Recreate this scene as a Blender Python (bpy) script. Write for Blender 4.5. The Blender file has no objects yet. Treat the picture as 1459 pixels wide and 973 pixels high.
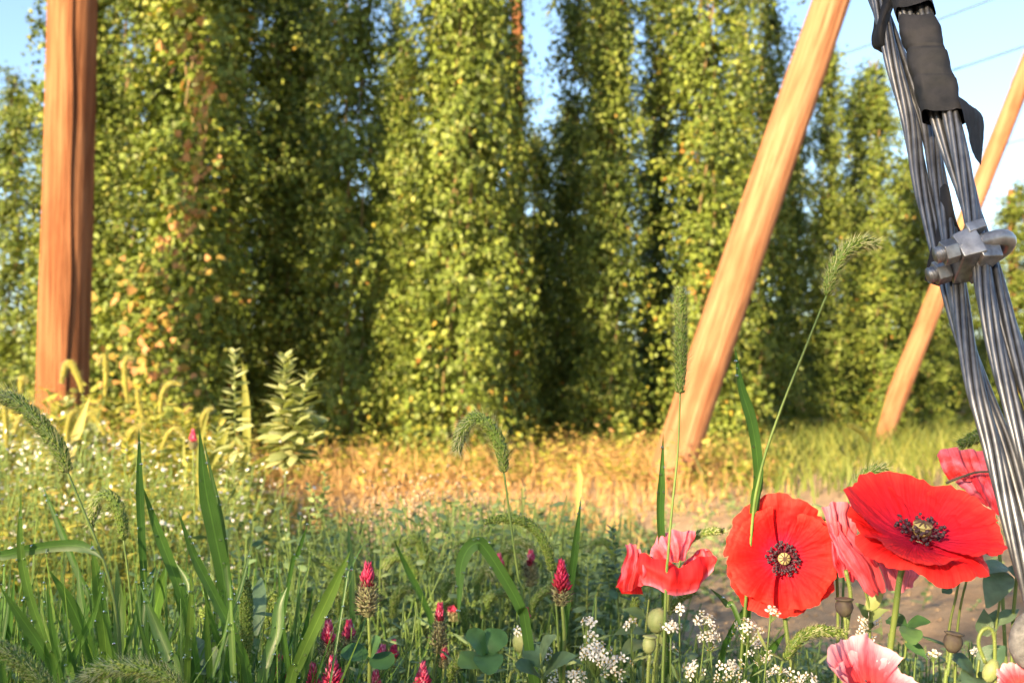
import bpy, math, random
import numpy as np
from mathutils import Vector, Matrix

rng = np.random.default_rng(7)
random.seed(7)
SC = bpy.context.scene
COL = SC.collection
TAU = 2 * math.pi

# ------------------------------------------------------------------ camera
FPX, IW, IH = 1564.0, 1459.0, 973.0
HORIZON = 560.0
PITCH = math.atan((HORIZON - IH / 2) / FPX)
CAM = np.array((0.0, 0.0, 0.5))
FWD = np.array((0, math.cos(PITCH), math.sin(PITCH)))
UPV = np.array((0, -math.sin(PITCH), math.cos(PITCH)))
RGT = np.array((1.0, 0, 0))


def P(px, py, d):
    """point of the place seen at photo pixel (px, py) at distance d in front of the camera"""
    return CAM + d * (FWD + (px - IW / 2) / FPX * RGT + (IH / 2 - py) / FPX * UPV)


def G(px, d):
    """ground point under photo column px at depth d"""
    p = P(px, HORIZON, d)
    p[2] = 0.0
    return p


cam_data = bpy.data.cameras.new("camera")
cam = bpy.data.objects.new("camera", cam_data)
COL.objects.link(cam)
cam.location = CAM
cam.rotation_euler = (math.pi / 2 + PITCH, 0, 0)
cam_data.sensor_width = 36
cam_data.lens = 36 * FPX / IW
cam_data.clip_start = 0.02
cam_data.clip_end = 3000
cam_data.dof.use_dof = True
cam_data.dof.focus_distance = 0.71
cam_data.dof.aperture_fstop = 13.5
SC.camera = cam

# ------------------------------------------------------------------ light
SUN_EL, SUN_AZ = math.radians(19), math.radians(33)   # azimuth: to the left of straight behind
S = np.array((-math.sin(SUN_AZ) * math.cos(SUN_EL), -math.cos(SUN_AZ) * math.cos(SUN_EL), math.sin(SUN_EL)))
world = bpy.data.worlds.new("World")
SC.world = world
world.use_nodes = True
wn = world.node_tree
bg = wn.nodes["Background"]
sky = wn.nodes.new("ShaderNodeTexSky")
sky.sky_type = 'NISHITA'
sky.sun_disc = False
sky.sun_elevation = SUN_EL
sky.sun_rotation = math.pi + SUN_AZ
sky.altitude = 100
sky.air_density = 1.0
sky.dust_density = 1.0
sky.ozone_density = 1.8
wn.links.new(sky.outputs[0], bg.inputs[0])
bg.inputs[1].default_value = 0.075
sun_data = bpy.data.lights.new("sun", 'SUN')
sun_data.energy = 5.0
sun_data.angle = math.radians(0.5)
sun_data.color = (1.0, 0.74, 0.44)
sun = bpy.data.objects.new("sun", sun_data)
COL.objects.link(sun)
sun.rotation_euler = Vector(S).to_track_quat('Z', 'Y').to_euler()
sun.location = (-8, -8, 6)
SC.view_settings.view_transform = 'Standard'
SC.view_settings.look = 'None'
SC.view_settings.gamma = 1.0
SC.view_settings.use_curve_mapping = False
SC.view_settings.exposure = 2.25
SC.render.engine = 'CYCLES'
SC.cycles.max_bounces = 6
SC.cycles.diffuse_bounces = 3
SC.cycles.glossy_bounces = 2
SC.cycles.transmission_bounces = 3
SC.cycles.transparent_max_bounces = 4
SC.cycles.use_denoising = True
SC.cycles.use_adaptive_sampling = True
SC.cycles.adaptive_threshold = 0.02


# ------------------------------------------------------------------ materials
def mat(name):
    m = bpy.data.materials.new(name)
    m.use_nodes = True
    nt = m.node_tree
    return m, nt, nt.nodes["Principled BSDF"], nt.nodes["Material Output"]


def ramp_node(nt, stops):
    r = nt.nodes.new("ShaderNodeValToRGB")
    el = r.color_ramp.elements
    while len(el) < len(stops):
        el.new(0.5)
    for e, (p, c) in zip(el, stops):
        e.position = p
        e.color = (*c, 1)
    return r


def attr(nt, name):
    a = nt.nodes.new("ShaderNodeAttribute")
    a.attribute_name = name
    return a


def leaf_mat(name, stops, trans=0.35, rough=0.5, src="var", tint=(1.15, 1.1, 0.5), noise=0.0, nscale=60.0, spec=0.35, tstops=None):
    """leaf: coloured along attribute 'var' (its own colour, leaf by leaf), part of the light passes through"""
    m, nt, pb, out = mat(name)
    a = attr(nt, src)
    r = ramp_node(nt, stops)
    nt.links.new(a.outputs["Fac"], r.inputs[0])
    col = r.outputs[0]
    if tstops:
        a2 = attr(nt, "t")
        r2 = ramp_node(nt, tstops)
        nt.links.new(a2.outputs["Fac"], r2.inputs[0])
        mm = nt.nodes.new("ShaderNodeMix")
        mm.data_type = 'RGBA'
        mm.blend_type = 'MULTIPLY'
        mm.inputs[0].default_value = 1
        nt.links.new(col, mm.inputs[6])
        nt.links.new(r2.outputs[0], mm.inputs[7])
        col = mm.outputs[2]
    if noise:
        tc = nt.nodes.new("ShaderNodeTexCoord")
        nz = nt.nodes.new("ShaderNodeTexNoise")
        nz.inputs["Scale"].default_value = nscale
        nz.inputs["Detail"].default_value = 4
        nt.links.new(tc.outputs["Object"], nz.inputs["Vector"])
        hs = nt.nodes.new("ShaderNodeHueSaturation")
        mr = nt.nodes.new("ShaderNodeMapRange")
        mr.inputs[1].default_value = 0.3
        mr.inputs[2].default_value = 0.7
        mr.inputs[3].default_value = 1 - noise
        mr.inputs[4].default_value = 1 + noise
        nt.links.new(nz.outputs["Fac"], mr.inputs[0])
        nt.links.new(mr.outputs[0], hs.inputs["Value"])
        nt.links.new(col, hs.inputs["Color"])
        col = hs.outputs[0]
    nt.links.new(col, pb.inputs["Base Color"])
    pb.inputs["Roughness"].default_value = rough
    pb.inputs["Specular IOR Level"].default_value = spec
    if trans > 0:
        tb = nt.nodes.new("ShaderNodeBsdfTranslucent")
        mx = nt.nodes.new("ShaderNodeMix")
        mx.data_type = 'RGBA'
        mx.blend_type = 'MULTIPLY'
        mx.inputs[0].default_value = 1
        nt.links.new(col, mx.inputs[6])
        mx.inputs[7].default_value = (*tint, 1)
        nt.links.new(mx.outputs[2], tb.inputs["Color"])
        ms = nt.nodes.new("ShaderNodeMixShader")
        ms.inputs[0].default_value = trans
        nt.links.new(pb.outputs[0], ms.inputs[1])
        nt.links.new(tb.outputs[0], ms.inputs[2])
        nt.links.new(ms.outputs[0], out.inputs["Surface"])
    return m


def wood_mat(name, dark, mid, light):
    m, nt, pb, out = mat(name)
    tc = nt.nodes.new("ShaderNodeTexCoord")
    mp = nt.nodes.new("ShaderNodeMapping")
    mp.inputs["Scale"].default_value = (14, 14, 0.7)
    nt.links.new(tc.outputs["Object"], mp.inputs[0])
    n1 = nt.nodes.new("ShaderNodeTexNoise")
    n1.inputs["Scale"].default_value = 2.2
    n1.inputs["Detail"].default_value = 8
    n1.inputs["Roughness"].default_value = 0.65
    n1.inputs["Distortion"].default_value = 0.6
    nt.links.new(mp.outputs[0], n1.inputs["Vector"])
    r = ramp_node(nt, [(0.28, dark), (0.48, mid), (0.72, light)])
    nt.links.new(n1.outputs["Fac"], r.inputs[0])
    # knots and worn patches
    n2 = nt.nodes.new("ShaderNodeTexNoise")
    n2.inputs["Scale"].default_value = 3.5
    n2.inputs["Detail"].default_value = 3
    mp2 = nt.nodes.new("ShaderNodeMapping")
    mp2.inputs["Scale"].default_value = (1.5, 1.5, 0.6)
    nt.links.new(tc.outputs["Object"], mp2.inputs[0])
    nt.links.new(mp2.outputs[0], n2.inputs["Vector"])
    r2 = ramp_node(nt, [(0.38, (0.62, 0.42, 0.34)), (0.5, (1, 1, 1)), (0.7, (1.1, 1.1, 1.1))])
    nt.links.new(n2.outputs["Fac"], r2.inputs[0])
    mx = nt.nodes.new("ShaderNodeMix")
    mx.data_type = 'RGBA'
    mx.blend_type = 'MULTIPLY'
    mx.inputs[0].default_value = 0.4
    nt.links.new(r.outputs[0], mx.inputs[6])
    nt.links.new(r2.outputs[0], mx.inputs[7])
    # drying checks: thin dark lines along the grain
    mp3 = nt.nodes.new("ShaderNodeMapping")
    mp3.inputs["Scale"].default_value = (55, 55, 1.5)
    nt.links.new(tc.outputs["Object"], mp3.inputs[0])
    n3 = nt.nodes.new("ShaderNodeTexNoise")
    n3.inputs["Scale"].default_value = 1.0
    n3.inputs["Detail"].default_value = 5
    n3.inputs["Distortion"].default_value = 0.35
    nt.links.new(mp3.outputs[0], n3.inputs["Vector"])
    r3 = ramp_node(nt, [(0.30, (.30, .26, .24)), (0.40, (.80, .78, .76)), (0.52, (1, 1, 1)), (.75, (1.15, 1.12, 1.1))])
    nt.links.new(n3.outputs["Fac"], r3.inputs[0])
    mx3 = nt.nodes.new("ShaderNodeMix")
    mx3.data_type = 'RGBA'
    mx3.blend_type = 'MULTIPLY'
    mx3.inputs[0].default_value = 0.6
    nt.links.new(mx.outputs[2], mx3.inputs[6])
    nt.links.new(r3.outputs[0], mx3.inputs[7])
    nt.links.new(mx3.outputs[2], pb.inputs["Base Color"])
    pb.inputs["Roughness"].default_value = 0.85
    pb.inputs["Specular IOR Level"].default_value = 0.075
    b = nt.nodes.new("ShaderNodeBump")
    b.inputs["Strength"].default_value = 0.7
    b.inputs["Distance"].default_value = 0.02
    adh = nt.nodes.new("ShaderNodeMath")
    nt.links.new(n1.outputs["Fac"], adh.inputs[0])
    nt.links.new(n3.outputs["Fac"], adh.inputs[1])
    nt.links.new(adh.outputs[0], b.inputs["Height"])
    nt.links.new(b.outputs[0], pb.inputs["Normal"])
    return m


def plain_mat(name, color, rough=0.6, metal=0.0, spec=0.4, noise=0.0, nscale=80, bump=0.0, color2=None, sheen=0.0):
    m, nt, pb, out = mat(name)
    pb.inputs["Base Color"].default_value = (*color, 1)
    pb.inputs["Roughness"].default_value = rough
    pb.inputs["Metallic"].default_value = metal
    pb.inputs["Specular IOR Level"].default_value = spec
    if color2 or bump:
        tc = nt.nodes.new("ShaderNodeTexCoord")
        nz = nt.nodes.new("ShaderNodeTexNoise")
        nz.inputs["Scale"].default_value = nscale
        nz.inputs["Detail"].default_value = 6
        nz.inputs["Roughness"].default_value = 0.6
        nt.links.new(tc.outputs["Object"], nz.inputs["Vector"])
        if color2:
            r = ramp_node(nt, [(0.35, color), (0.65, color2)])
            nt.links.new(nz.outputs["Fac"], r.inputs[0])
            nt.links.new(r.outputs[0], pb.inputs["Base Color"])
        if bump:
            b = nt.nodes.new("ShaderNodeBump")
            b.inputs["Strength"].default_value = bump
            b.inputs["Distance"].default_value = 0.002
            nt.links.new(nz.outputs["Fac"], b.inputs["Height"])
            nt.links.new(b.outputs[0], pb.inputs["Normal"])
    return m


# ------------------------------------------------------------------ mesh building
class MB:
    def __init__(s):
        s.v, s.f, s.var, s.t, s.n = [], [], [], [], 0

    def add(s, v, faces, var=0.5, t=0.5):
        """faces: list of (k,n) int arrays, each n-gon arrays of one size"""
        v = np.asarray(v, float).reshape(-1, 3)
        k = len(v)
        for fa in faces:
            s.f.append(np.asarray(fa, np.int64) + s.n)
        s.v.append(v)
        s.var.append(np.broadcast_to(np.asarray(var, float), (k,)))
        s.t.append(np.broadcast_to(np.asarray(t, float), (k,)))
        s.n += k

    def scatter(s, tv, tf, R, pos, var, tt=None):
        """tv (m,3) template, R (N,3,3) rotation*scale (columns = axes), pos (N,3)"""
        tv = np.asarray(tv, float)
        R = np.asarray(R, float)
        N, m = len(R), len(tv)
        if N == 0:
            return
        v = np.einsum('nij,mj->nmi', R, tv) + np.asarray(pos)[:, None, :]
        off = (np.arange(N) * m)[:, None, None]
        faces = []
        for fa in tf:
            fa = np.asarray(fa, np.int64)
            faces.append((fa[None] + off).reshape(-1, fa.shape[1]))
        var = np.broadcast_to(np.asarray(var, float).reshape(-1, 1), (N, m)).reshape(-1)
        t = np.tile(tt if tt is not None else np.full(m, 0.5), N)
        s.add(v.reshape(-1, 3), faces, var, t)

    def tube(s, pts, rad, n=6, var=0.5, cap=True, t=None):
        pts = np.asarray(pts, float)
        k = len(pts)
        rad = np.broadcast_to(np.asarray(rad, float), (k,))
        T = np.gradient(pts, axis=0)
        T /= np.linalg.norm(T, axis=1)[:, None] + 1e-12
        ref = np.array((0, 0, 1.0)) if abs(T[0][2]) < 0.9 else np.array((1.0, 0, 0))
        a = np.cross(T[0], ref)
        a /= np.linalg.norm(a)
        A = np.zeros((k, 3))
        for i in range(k):
            a = a - T[i] * np.dot(a, T[i])
            a /= np.linalg.norm(a) + 1e-12
            A[i] = a
        B = np.cross(T, A)
        ang = np.arange(n) * TAU / n
        v = pts[:, None] + rad[:, None, None] * (np.cos(ang)[None, :, None] * A[:, None] + np.sin(ang)[None, :, None] * B[:, None])
        i = np.arange(k - 1)[:, None] * n
        j = np.arange(n)[None]
        j2 = (j + 1) % n
        q = np.stack([i + j, i + j2, i + n + j2, i + n + j], -1).reshape(-1, 4)
        faces = [q]
        if cap:
            faces += [np.arange(n)[::-1][None], (np.arange(n) + (k - 1) * n)[None]]
        tt = np.repeat(np.linspace(0, 1, k), n) if t is None else t
        s.add(v.reshape(-1, 3), faces, var, tt)

    def grid(s, V, var=0.5, t=0.5):
        V = np.asarray(V, float)
        a, b = V.shape[:2]
        i, j = np.meshgrid(np.arange(a - 1), np.arange(b - 1), indexing='ij')
        o = i * b + j
        q = np.stack([o, o + 1, o + b + 1, o + b], -1).reshape(-1, 4)
        s.add(V.reshape(-1, 3), [q], np.asarray(var).reshape(-1) if np.ndim(var) else var, np.asarray(t).reshape(-1) if np.ndim(t) else t)

    def blade(s, pts, width, face=(0, -1, 0), fold=0.25, var=0.5, twist=0.0):
        """long grass blade along pts; width per point; V fold"""
        pts = np.asarray(pts, float)
        k = len(pts)
        T = np.gradient(pts, axis=0)
        T /= np.linalg.norm(T, axis=1)[:, None] + 1e-12
        f = np.asarray(face, float)
        side = np.cross(T, f[None])
        side /= np.linalg.norm(side, axis=1)[:, None] + 1e-9
        nor = np.cross(side, T)
        tw = np.linspace(0, twist, k)[:, None]
        sd = side * np.cos(tw) + nor * np.sin(tw)
        no = np.cross(sd, T)
        w = np.asarray(width, float)[:, None]
        prof = [(-1, 0), (-0.55, -fold * 0.7), (0, -fold), (0.55, -fold * 0.7), (1, 0)]
        V = np.stack([pts + sd * w * a * 0.5 + no * w * b * 0.5 for a, b in prof], 1)
        tt = np.repeat(np.array([[0, .5, 1, .5, 0]]), k, 0)
        s.grid(V, var, tt)

    def build(s, name, m, parent=None, loc=None, smooth=True):
        me = bpy.data.meshes.new(name)
        V = np.concatenate(s.v)
        if loc is not None:
            V = V - np.asarray(loc)
        me.vertices.add(len(V))
        me.vertices.foreach_set("co", V.astype(np.float32).ravel())
        loops = np.concatenate([f.ravel() for f in s.f])
        cnt = np.concatenate([np.full(len(f), f.shape[1]) for f in s.f])
        me.loops.add(len(loops))
        me.loops.foreach_set("vertex_index", loops.astype(np.int32))
        me.polygons.add(len(cnt))
        st = np.concatenate([[0], np.cumsum(cnt)[:-1]])
        me.polygons.foreach_set("loop_start", st.astype(np.int32))
        me.polygons.foreach_set("loop_total", cnt.astype(np.int32))
        for nm, arr in (("var", s.var), ("t", s.t)):
            at = me.attributes.new(nm, 'FLOAT', 'POINT')
            at.data.foreach_set("value", np.concatenate(arr).astype(np.float32))
        me.update(calc_edges=True)
        me.validate()
        me.polygons.foreach_set("use_smooth", np.full(len(me.polygons), smooth))
        me.materials.append(m)
        o = bpy.data.objects.new(name, me)
        COL.objects.link(o)
        if parent is not None:
            o.parent = parent
        if loc is not None and parent is None:
            o.location = loc
        return o


def tag(o, label=None, cat=None, group=None, kind=None):
    if label: o["label"] = label
    if cat: o["category"] = cat
    if group: o["group"] = group
    if kind: o["kind"] = kind
    return o


def empty(name, loc, label=None, cat=None, group=None):
    o = bpy.data.objects.new(name, None)
    COL.objects.link(o)
    o.location = loc
    o.empty_display_size = 0.05
    return tag(o, label, cat, group)


def copy_tree(o, loc=None, parent=None):
    c = o.copy()
    COL.objects.link(c)
    c.parent = parent
    if loc is not None:
        c.location = loc
    for ch in list(o.children):
        copy_tree(ch, None, c)
    return c


def spline(pts, n=24):
    """Catmull-Rom through pts (k,3) resampled to n"""
    p = np.asarray(pts, float)
    if len(p) == 2:
        return p[0] + (p[1] - p[0]) * np.linspace(0, 1, n)[:, None]
    q = np.vstack([2 * p[0] - p[1], p, 2 * p[-1] - p[-2]])
    k = len(p) - 1
    u = np.linspace(0, k - 1e-9, n)
    i = u.astype(int)
    f = (u - i)[:, None]
    a, b, c, d = q[i], q[i + 1], q[i + 2], q[i + 3]
    return 0.5 * (2 * b + (c - a) * f + (2 * a - 5 * b + 4 * c - d) * f ** 2 + (3 * b - a - 3 * c + d) * f ** 3)


def frames(axis, up, scale=1.0):
    """rotation matrices with local Y along axis, local Z near up; axis, up (N,3)"""
    y = axis / (np.linalg.norm(axis, axis=1)[:, None] + 1e-9)
    x = np.cross(y, up)
    x /= np.linalg.norm(x, axis=1)[:, None] + 1e-9
    z = np.cross(x, y)
    sc = np.broadcast_to(np.asarray(scale, float).reshape(-1, 1, 1), (len(y), 1, 1))
    return np.stack([x, y, z], -1) * sc


def unit(v):
    return v / (np.linalg.norm(v, axis=-1, keepdims=True) + 1e-9)


def vnoise(p, seed=0, freq=1.0):
    """smooth pseudo noise, vectorised: sum of sines, about -1..1"""
    r = np.random.default_rng(seed)
    p = np.asarray(p, float) * freq
    out = np.zeros(p.shape[:-1])
    for k in range(6):
        w = r.normal(size=3)
        w *= (0.7 + 0.45 * k) / np.linalg.norm(w)
        out += np.sin(p @ w + r.uniform(0, TAU)) / (1 + 0.35 * k)
    return out / 2.4


# leaf templates: local Y = length (0..1), X = width, Z = normal
LOBED_V = np.array([(0, 0, 0), (-.16, -.07, .0), (-.52, .12, -.06), (-.28, .36, .02), (-.42, .62, -.05), (-.14, .62, .0), (0, 1.0, -.12),
                    (.14, .62, .0), (.42, .62, -.05), (.28, .36, .02), (.52, .12, -.06), (.16, -.07, .0), (0, .4, .05)])
LOBED_F = [np.array([(12, i, i + 1) for i in range(0, 11)] + [(12, 11, 0)])]
OVAL_V = np.array([(0, 0, 0), (-.2, .22, -.03), (-.25, .5, -.04), (-.15, .8, -.06), (0, 1, -.12), (.15, .8, -.06), (.25, .5, -.04), (.2, .22, -.03), (0, .25, .03), (0, .55, .02)])
OVAL_F = [np.array([(0, 8, 1), (0, 7, 8), (9, 3, 2), (9, 6, 5), (9, 4, 3), (9, 5, 4)]), np.array([(8, 9, 2, 1), (8, 7, 6, 9)])]
LANCE_V = OVAL_V * np.array((0.5, 1, 1))
ROUND_V = OVAL_V * np.array((1.75, 1, 1.2))
DIAM_V = np.array([(0, 0, 0), (-.5, .5, .1), (0, 1, 0), (.5, .5, .1)])
DIAM_F = [np.array([(0, 3, 2, 1)])]
TRI_V = np.array([(-.5, 0, 0), (.5, 0, 0), (0, 1, 0)])
TRI_F = [np.array([(0, 1, 2)])]
BUD_V = np.array([(0, 0, 0), (.5, .4, 0), (0, .4, .5), (-.5, .4, 0), (0, .4, -.5), (0, 1, 0)])
BUD_F = [np.array([(0, 2, 1), (0, 3, 2), (0, 4, 3), (0, 1, 4), (5, 1, 2), (5, 2, 3), (5, 3, 4), (5, 4, 1)])]
# ================================================================== materials in use
HOP = leaf_mat("hop_leaf", [(0.0, (.03, .06, .010)), (.35, (.09, .13, .022)), (.62, (.16, .215, .034)), (.84, (.24, .285, .05)), (.93, (.31, .29, .04)), (1, (.38, .19, .05))],
               trans=.27, rough=.5, spec=.3, tint=(1.1, 1.05, .45))
HOP_DRY = leaf_mat("hop_leaf_dry", [(0, (.20, .19, .03)), (.4, (.36, .24, .06)), (1, (.48, .24, .11))], trans=.35, rough=.7, tint=(1.1, .95, .6))
HOP_CONE = leaf_mat("hop_cone_green", [(0, (.10, .14, .03)), (1, (.26, .28, .06))], trans=.3, rough=.6)
BINE = plain_mat("bine_stem", (.10, .10, .03), .7, color2=(.20, .12, .05), nscale=12)
WOOD = wood_mat("pole_wood_red", (.11, .045, .022), (.20, .086, .040), (.31, .150, .075))
WOOD2 = wood_mat("pole_wood_pale", (.16, .068, .036), (.275, .135, .070), (.36, .20, .115))
WIRE = plain_mat("trellis_wire", (.20, .21, .24), .45, .8)
GRASS = leaf_mat("grass_blade", [(0, (.035, .10, .02)), (.5, (.07, .165, .03)), (1, (.14, .23, .04))], trans=.38, rough=.38, spec=.45, noise=.18, nscale=40,
                 tstops=[(0, (.8, .85, .8)), (.10, (1.08, 1.05, 1)), (.2, (.85, .88, .85)), (.3, (1.08, 1.06, 1)), (.4, (.86, .88, .86)), (.5, (1.08, 1.05, 1)), (.6, (.86, .9, .86)), (.7, (1.06, 1.05, 1)), (.8, (.9, .92, .9)), (.9, (1.0, 1, 1)), (1, (1.7, 1.55, 1.4))])
GRASS_LIGHT = leaf_mat("pale_grass", [(0, (.10, .15, .03)), (.5, (.22, .24, .05)), (1, (.40, .34, .11))], trans=.4, rough=.55)
DRY = leaf_mat("dry_litter", [(0, (.14, .08, .03)), (.35, (.31, .185, .066)), (.7, (.45, .30, .12)), (1, (.40, .22, .085))], trans=.3, rough=.8, tint=(1, .9, .6))
WEED = leaf_mat("weed_leaf", [(0, (.06, .125, .055)), (.4, (.14, .225, .10)), (.75, (.23, .305, .125)), (1, (.30, .35, .12))], trans=.34, rough=.5, noise=.12, nscale=50)
WEED_LIT = leaf_mat("yellow_green_weed_sunlit", [(0, (.13, .17, .03)), (.45, (.26, .29, .05)), (.8, (.40, .36, .075)), (1, (.48, .32, .12))], trans=.42, rough=.55)  # yellow-green leaf with the sun's brightness mixed into its colour
WHITE = leaf_mat("white_petal", [(0, (.62, .62, .56)), (1, (.82, .82, .78))], trans=.3, rough=.6, tint=(1, 1, 1))
TAN = leaf_mat("dry_seedhead", [(0, (.30, .22, .14)), (1, (.50, .40, .28))], trans=.3, rough=.85, tint=(1, 1, .9))
STEM = plain_mat("green_stem", (.07, .13, .03), .5, color2=(.13, .19, .045), nscale=50)

# ================================================================== ground
def soil_material():
    m, nt, pb, out = mat("soil")
    tc = nt.nodes.new("ShaderNodeTexCoord")
    n1 = nt.nodes.new("ShaderNodeTexNoise"); n1.inputs["Scale"].default_value = 1.3; n1.inputs["Detail"].default_value = 10; n1.inputs["Roughness"].default_value = .65
    n2 = nt.nodes.new("ShaderNodeTexNoise"); n2.inputs["Scale"].default_value = 26; n2.inputs["Detail"].default_value = 8; n2.inputs["Roughness"].default_value = .7
    mp = nt.nodes.new("ShaderNodeMapping"); mp.inputs["Scale"].default_value = (1, 2.2, 1)
    nt.links.new(tc.outputs["Object"], mp.inputs[0])
    nt.links.new(mp.outputs[0], n1.inputs["Vector"])
    nt.links.new(mp.outputs[0], n2.inputs["Vector"])
    r1 = ramp_node(nt, [(.3, (.34, .23, .14)), (.5, (.46, .33, .21)), (.7, (.55, .41, .27))])
    nt.links.new(n1.outputs["Fac"], r1.inputs[0])
    r2 = ramp_node(nt, [(.3, (.6, .58, .55)), (.5, (1, 1, 1)), (.72, (1.18, 1.15, 1.08))])
    nt.links.new(n2.outputs["Fac"], r2.inputs[0])
    mx = nt.nodes.new("ShaderNodeMix"); mx.data_type = 'RGBA'; mx.blend_type = 'MULTIPLY'; mx.inputs[0].default_value = 1
    nt.links.new(r1.outputs[0], mx.inputs[6]); nt.links.new(r2.outputs[0], mx.inputs[7])
    nt.links.new(mx.outputs[2], pb.inputs["Base Color"])
    pb.inputs["Roughness"].default_value = .95
    pb.inputs["Specular IOR Level"].default_value = .1
    b = nt.nodes.new("ShaderNodeBump"); b.inputs["Strength"].default_value = .9; b.inputs["Distance"].default_value = .03
    nt.links.new(n2.outputs["Fac"], b.inputs["Height"])
    nt.links.new(b.outputs[0], pb.inputs["Normal"])
    return m


SOIL = soil_material()


def ground_z(x, y):
    p = np.stack([x, y, np.zeros_like(x)], -1)
    near = np.exp(-(x ** 2 + y ** 2) / 40 ** 2)
    return (vnoise(p, 3, 1.1) * .018 + vnoise(p, 4, 3.7) * .010 + vnoise(p, 5, 11) * .004) * near


u = np.linspace(-1, 1, 301)
gx = np.sinh(u * 9.0) / np.sinh(9.0) * 1500
gx, gy = np.meshgrid(gx, gx, indexing='ij')
mb = MB()
mb.grid(np.stack([gx, gy + 4.0, ground_z(gx, gy + 4.0)], -1))
tag(mb.build("ground", SOIL), kind="structure")

# wooded hills and fields far off, behind the hop garden
a_ = np.linspace(-1.3, 1.3, 160)
hr = np.linspace(0, 1, 14)
aa, hh_ = np.meshgrid(a_, hr, indexing='ij')
rad = 140 + 260 * hh_
hz_ = np.sin(hh_ * math.pi) * (11 + 3.5 * np.sin(aa * 7) + 2 * np.sin(aa * 19 + 1)) - .6
hz_ += vnoise(np.stack([aa * 60, hh_ * 12, aa * 0], -1), 66, 1.0) * 1.2 * np.sin(hh_ * math.pi)
mb = MB()
mb.grid(np.stack([np.sin(aa) * rad, np.cos(aa) * rad, hz_], -1))
HILL = plain_mat("wooded_hill", (.022, .04, .014), .95, spec=.05, color2=(.06, .085, .025), nscale=.35)
tag(mb.build("hills", HILL), kind="structure")

# unseen leafy shade caster added behind the camera, thinning sunlight on the flower strip
Ld = np.array((math.sin(SUN_AZ), math.cos(SUN_AZ)))
Nd = np.array((Ld[1], -Ld[0]))
BD = 10.0
TS = np.array([-3.0, -2.2, -1.8, -1.5, -1.25, -1.0, 0, 1, 2, 3.5, 5, 6])
ZS = np.array([-.9, .0, .2, .35, .65, 1.5, 1.4, 1.4, 1.3, 1.35, 1.1, .2])
CASTER_N = 19500
tq = rng.uniform(-3.0, 6, CASTER_N)
top_ = np.interp(tq, TS, ZS) + BD * math.tan(SUN_EL) + .12 * np.sin(tq * 5) + rng.normal(size=CASTER_N) * .08
zq = .5 + (top_ - .5) * rng.random(CASTER_N)
wq = rng.normal(size=CASTER_N) * .45
pq = np.stack([-BD * Ld[0] + tq * Nd[0] + wq * Ld[0], -BD * Ld[1] + tq * Nd[1] + wq * Ld[1], zq], -1)
mb = MB()
mb.scatter(OVAL_V, OVAL_F, frames(unit(rng.normal(size=(CASTER_N, 3)) + (0, 0, -.4)), unit(rng.normal(size=(CASTER_N, 3)) + (0, 0, .6)), rng.uniform(.08, .14, CASTER_N)), pq, rng.random(CASTER_N))
for k in range(7):
    t0 = -2.3 + k * 1.25
    hk = np.interp(t0, TS, ZS) + BD * math.tan(SUN_EL) - .3
    zz_ = np.linspace(-.1, hk, 14)
    mb.tube(np.stack([-BD * Ld[0] + t0 * Nd[0] + .1 * np.sin(zz_ + k), -BD * Ld[1] + t0 * Nd[1] + .1 * np.cos(zz_ * 1.3 + k), zz_], -1), np.linspace(.06, .015, 14), 8, var=0.0)
tag(mb.build("shade_caster_foliage", leaf_mat("shade_caster_leaf", [(0, (.05, .07, .02)), (1, (.12, .16, .04))], trans=.35)), kind="stuff")


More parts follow.
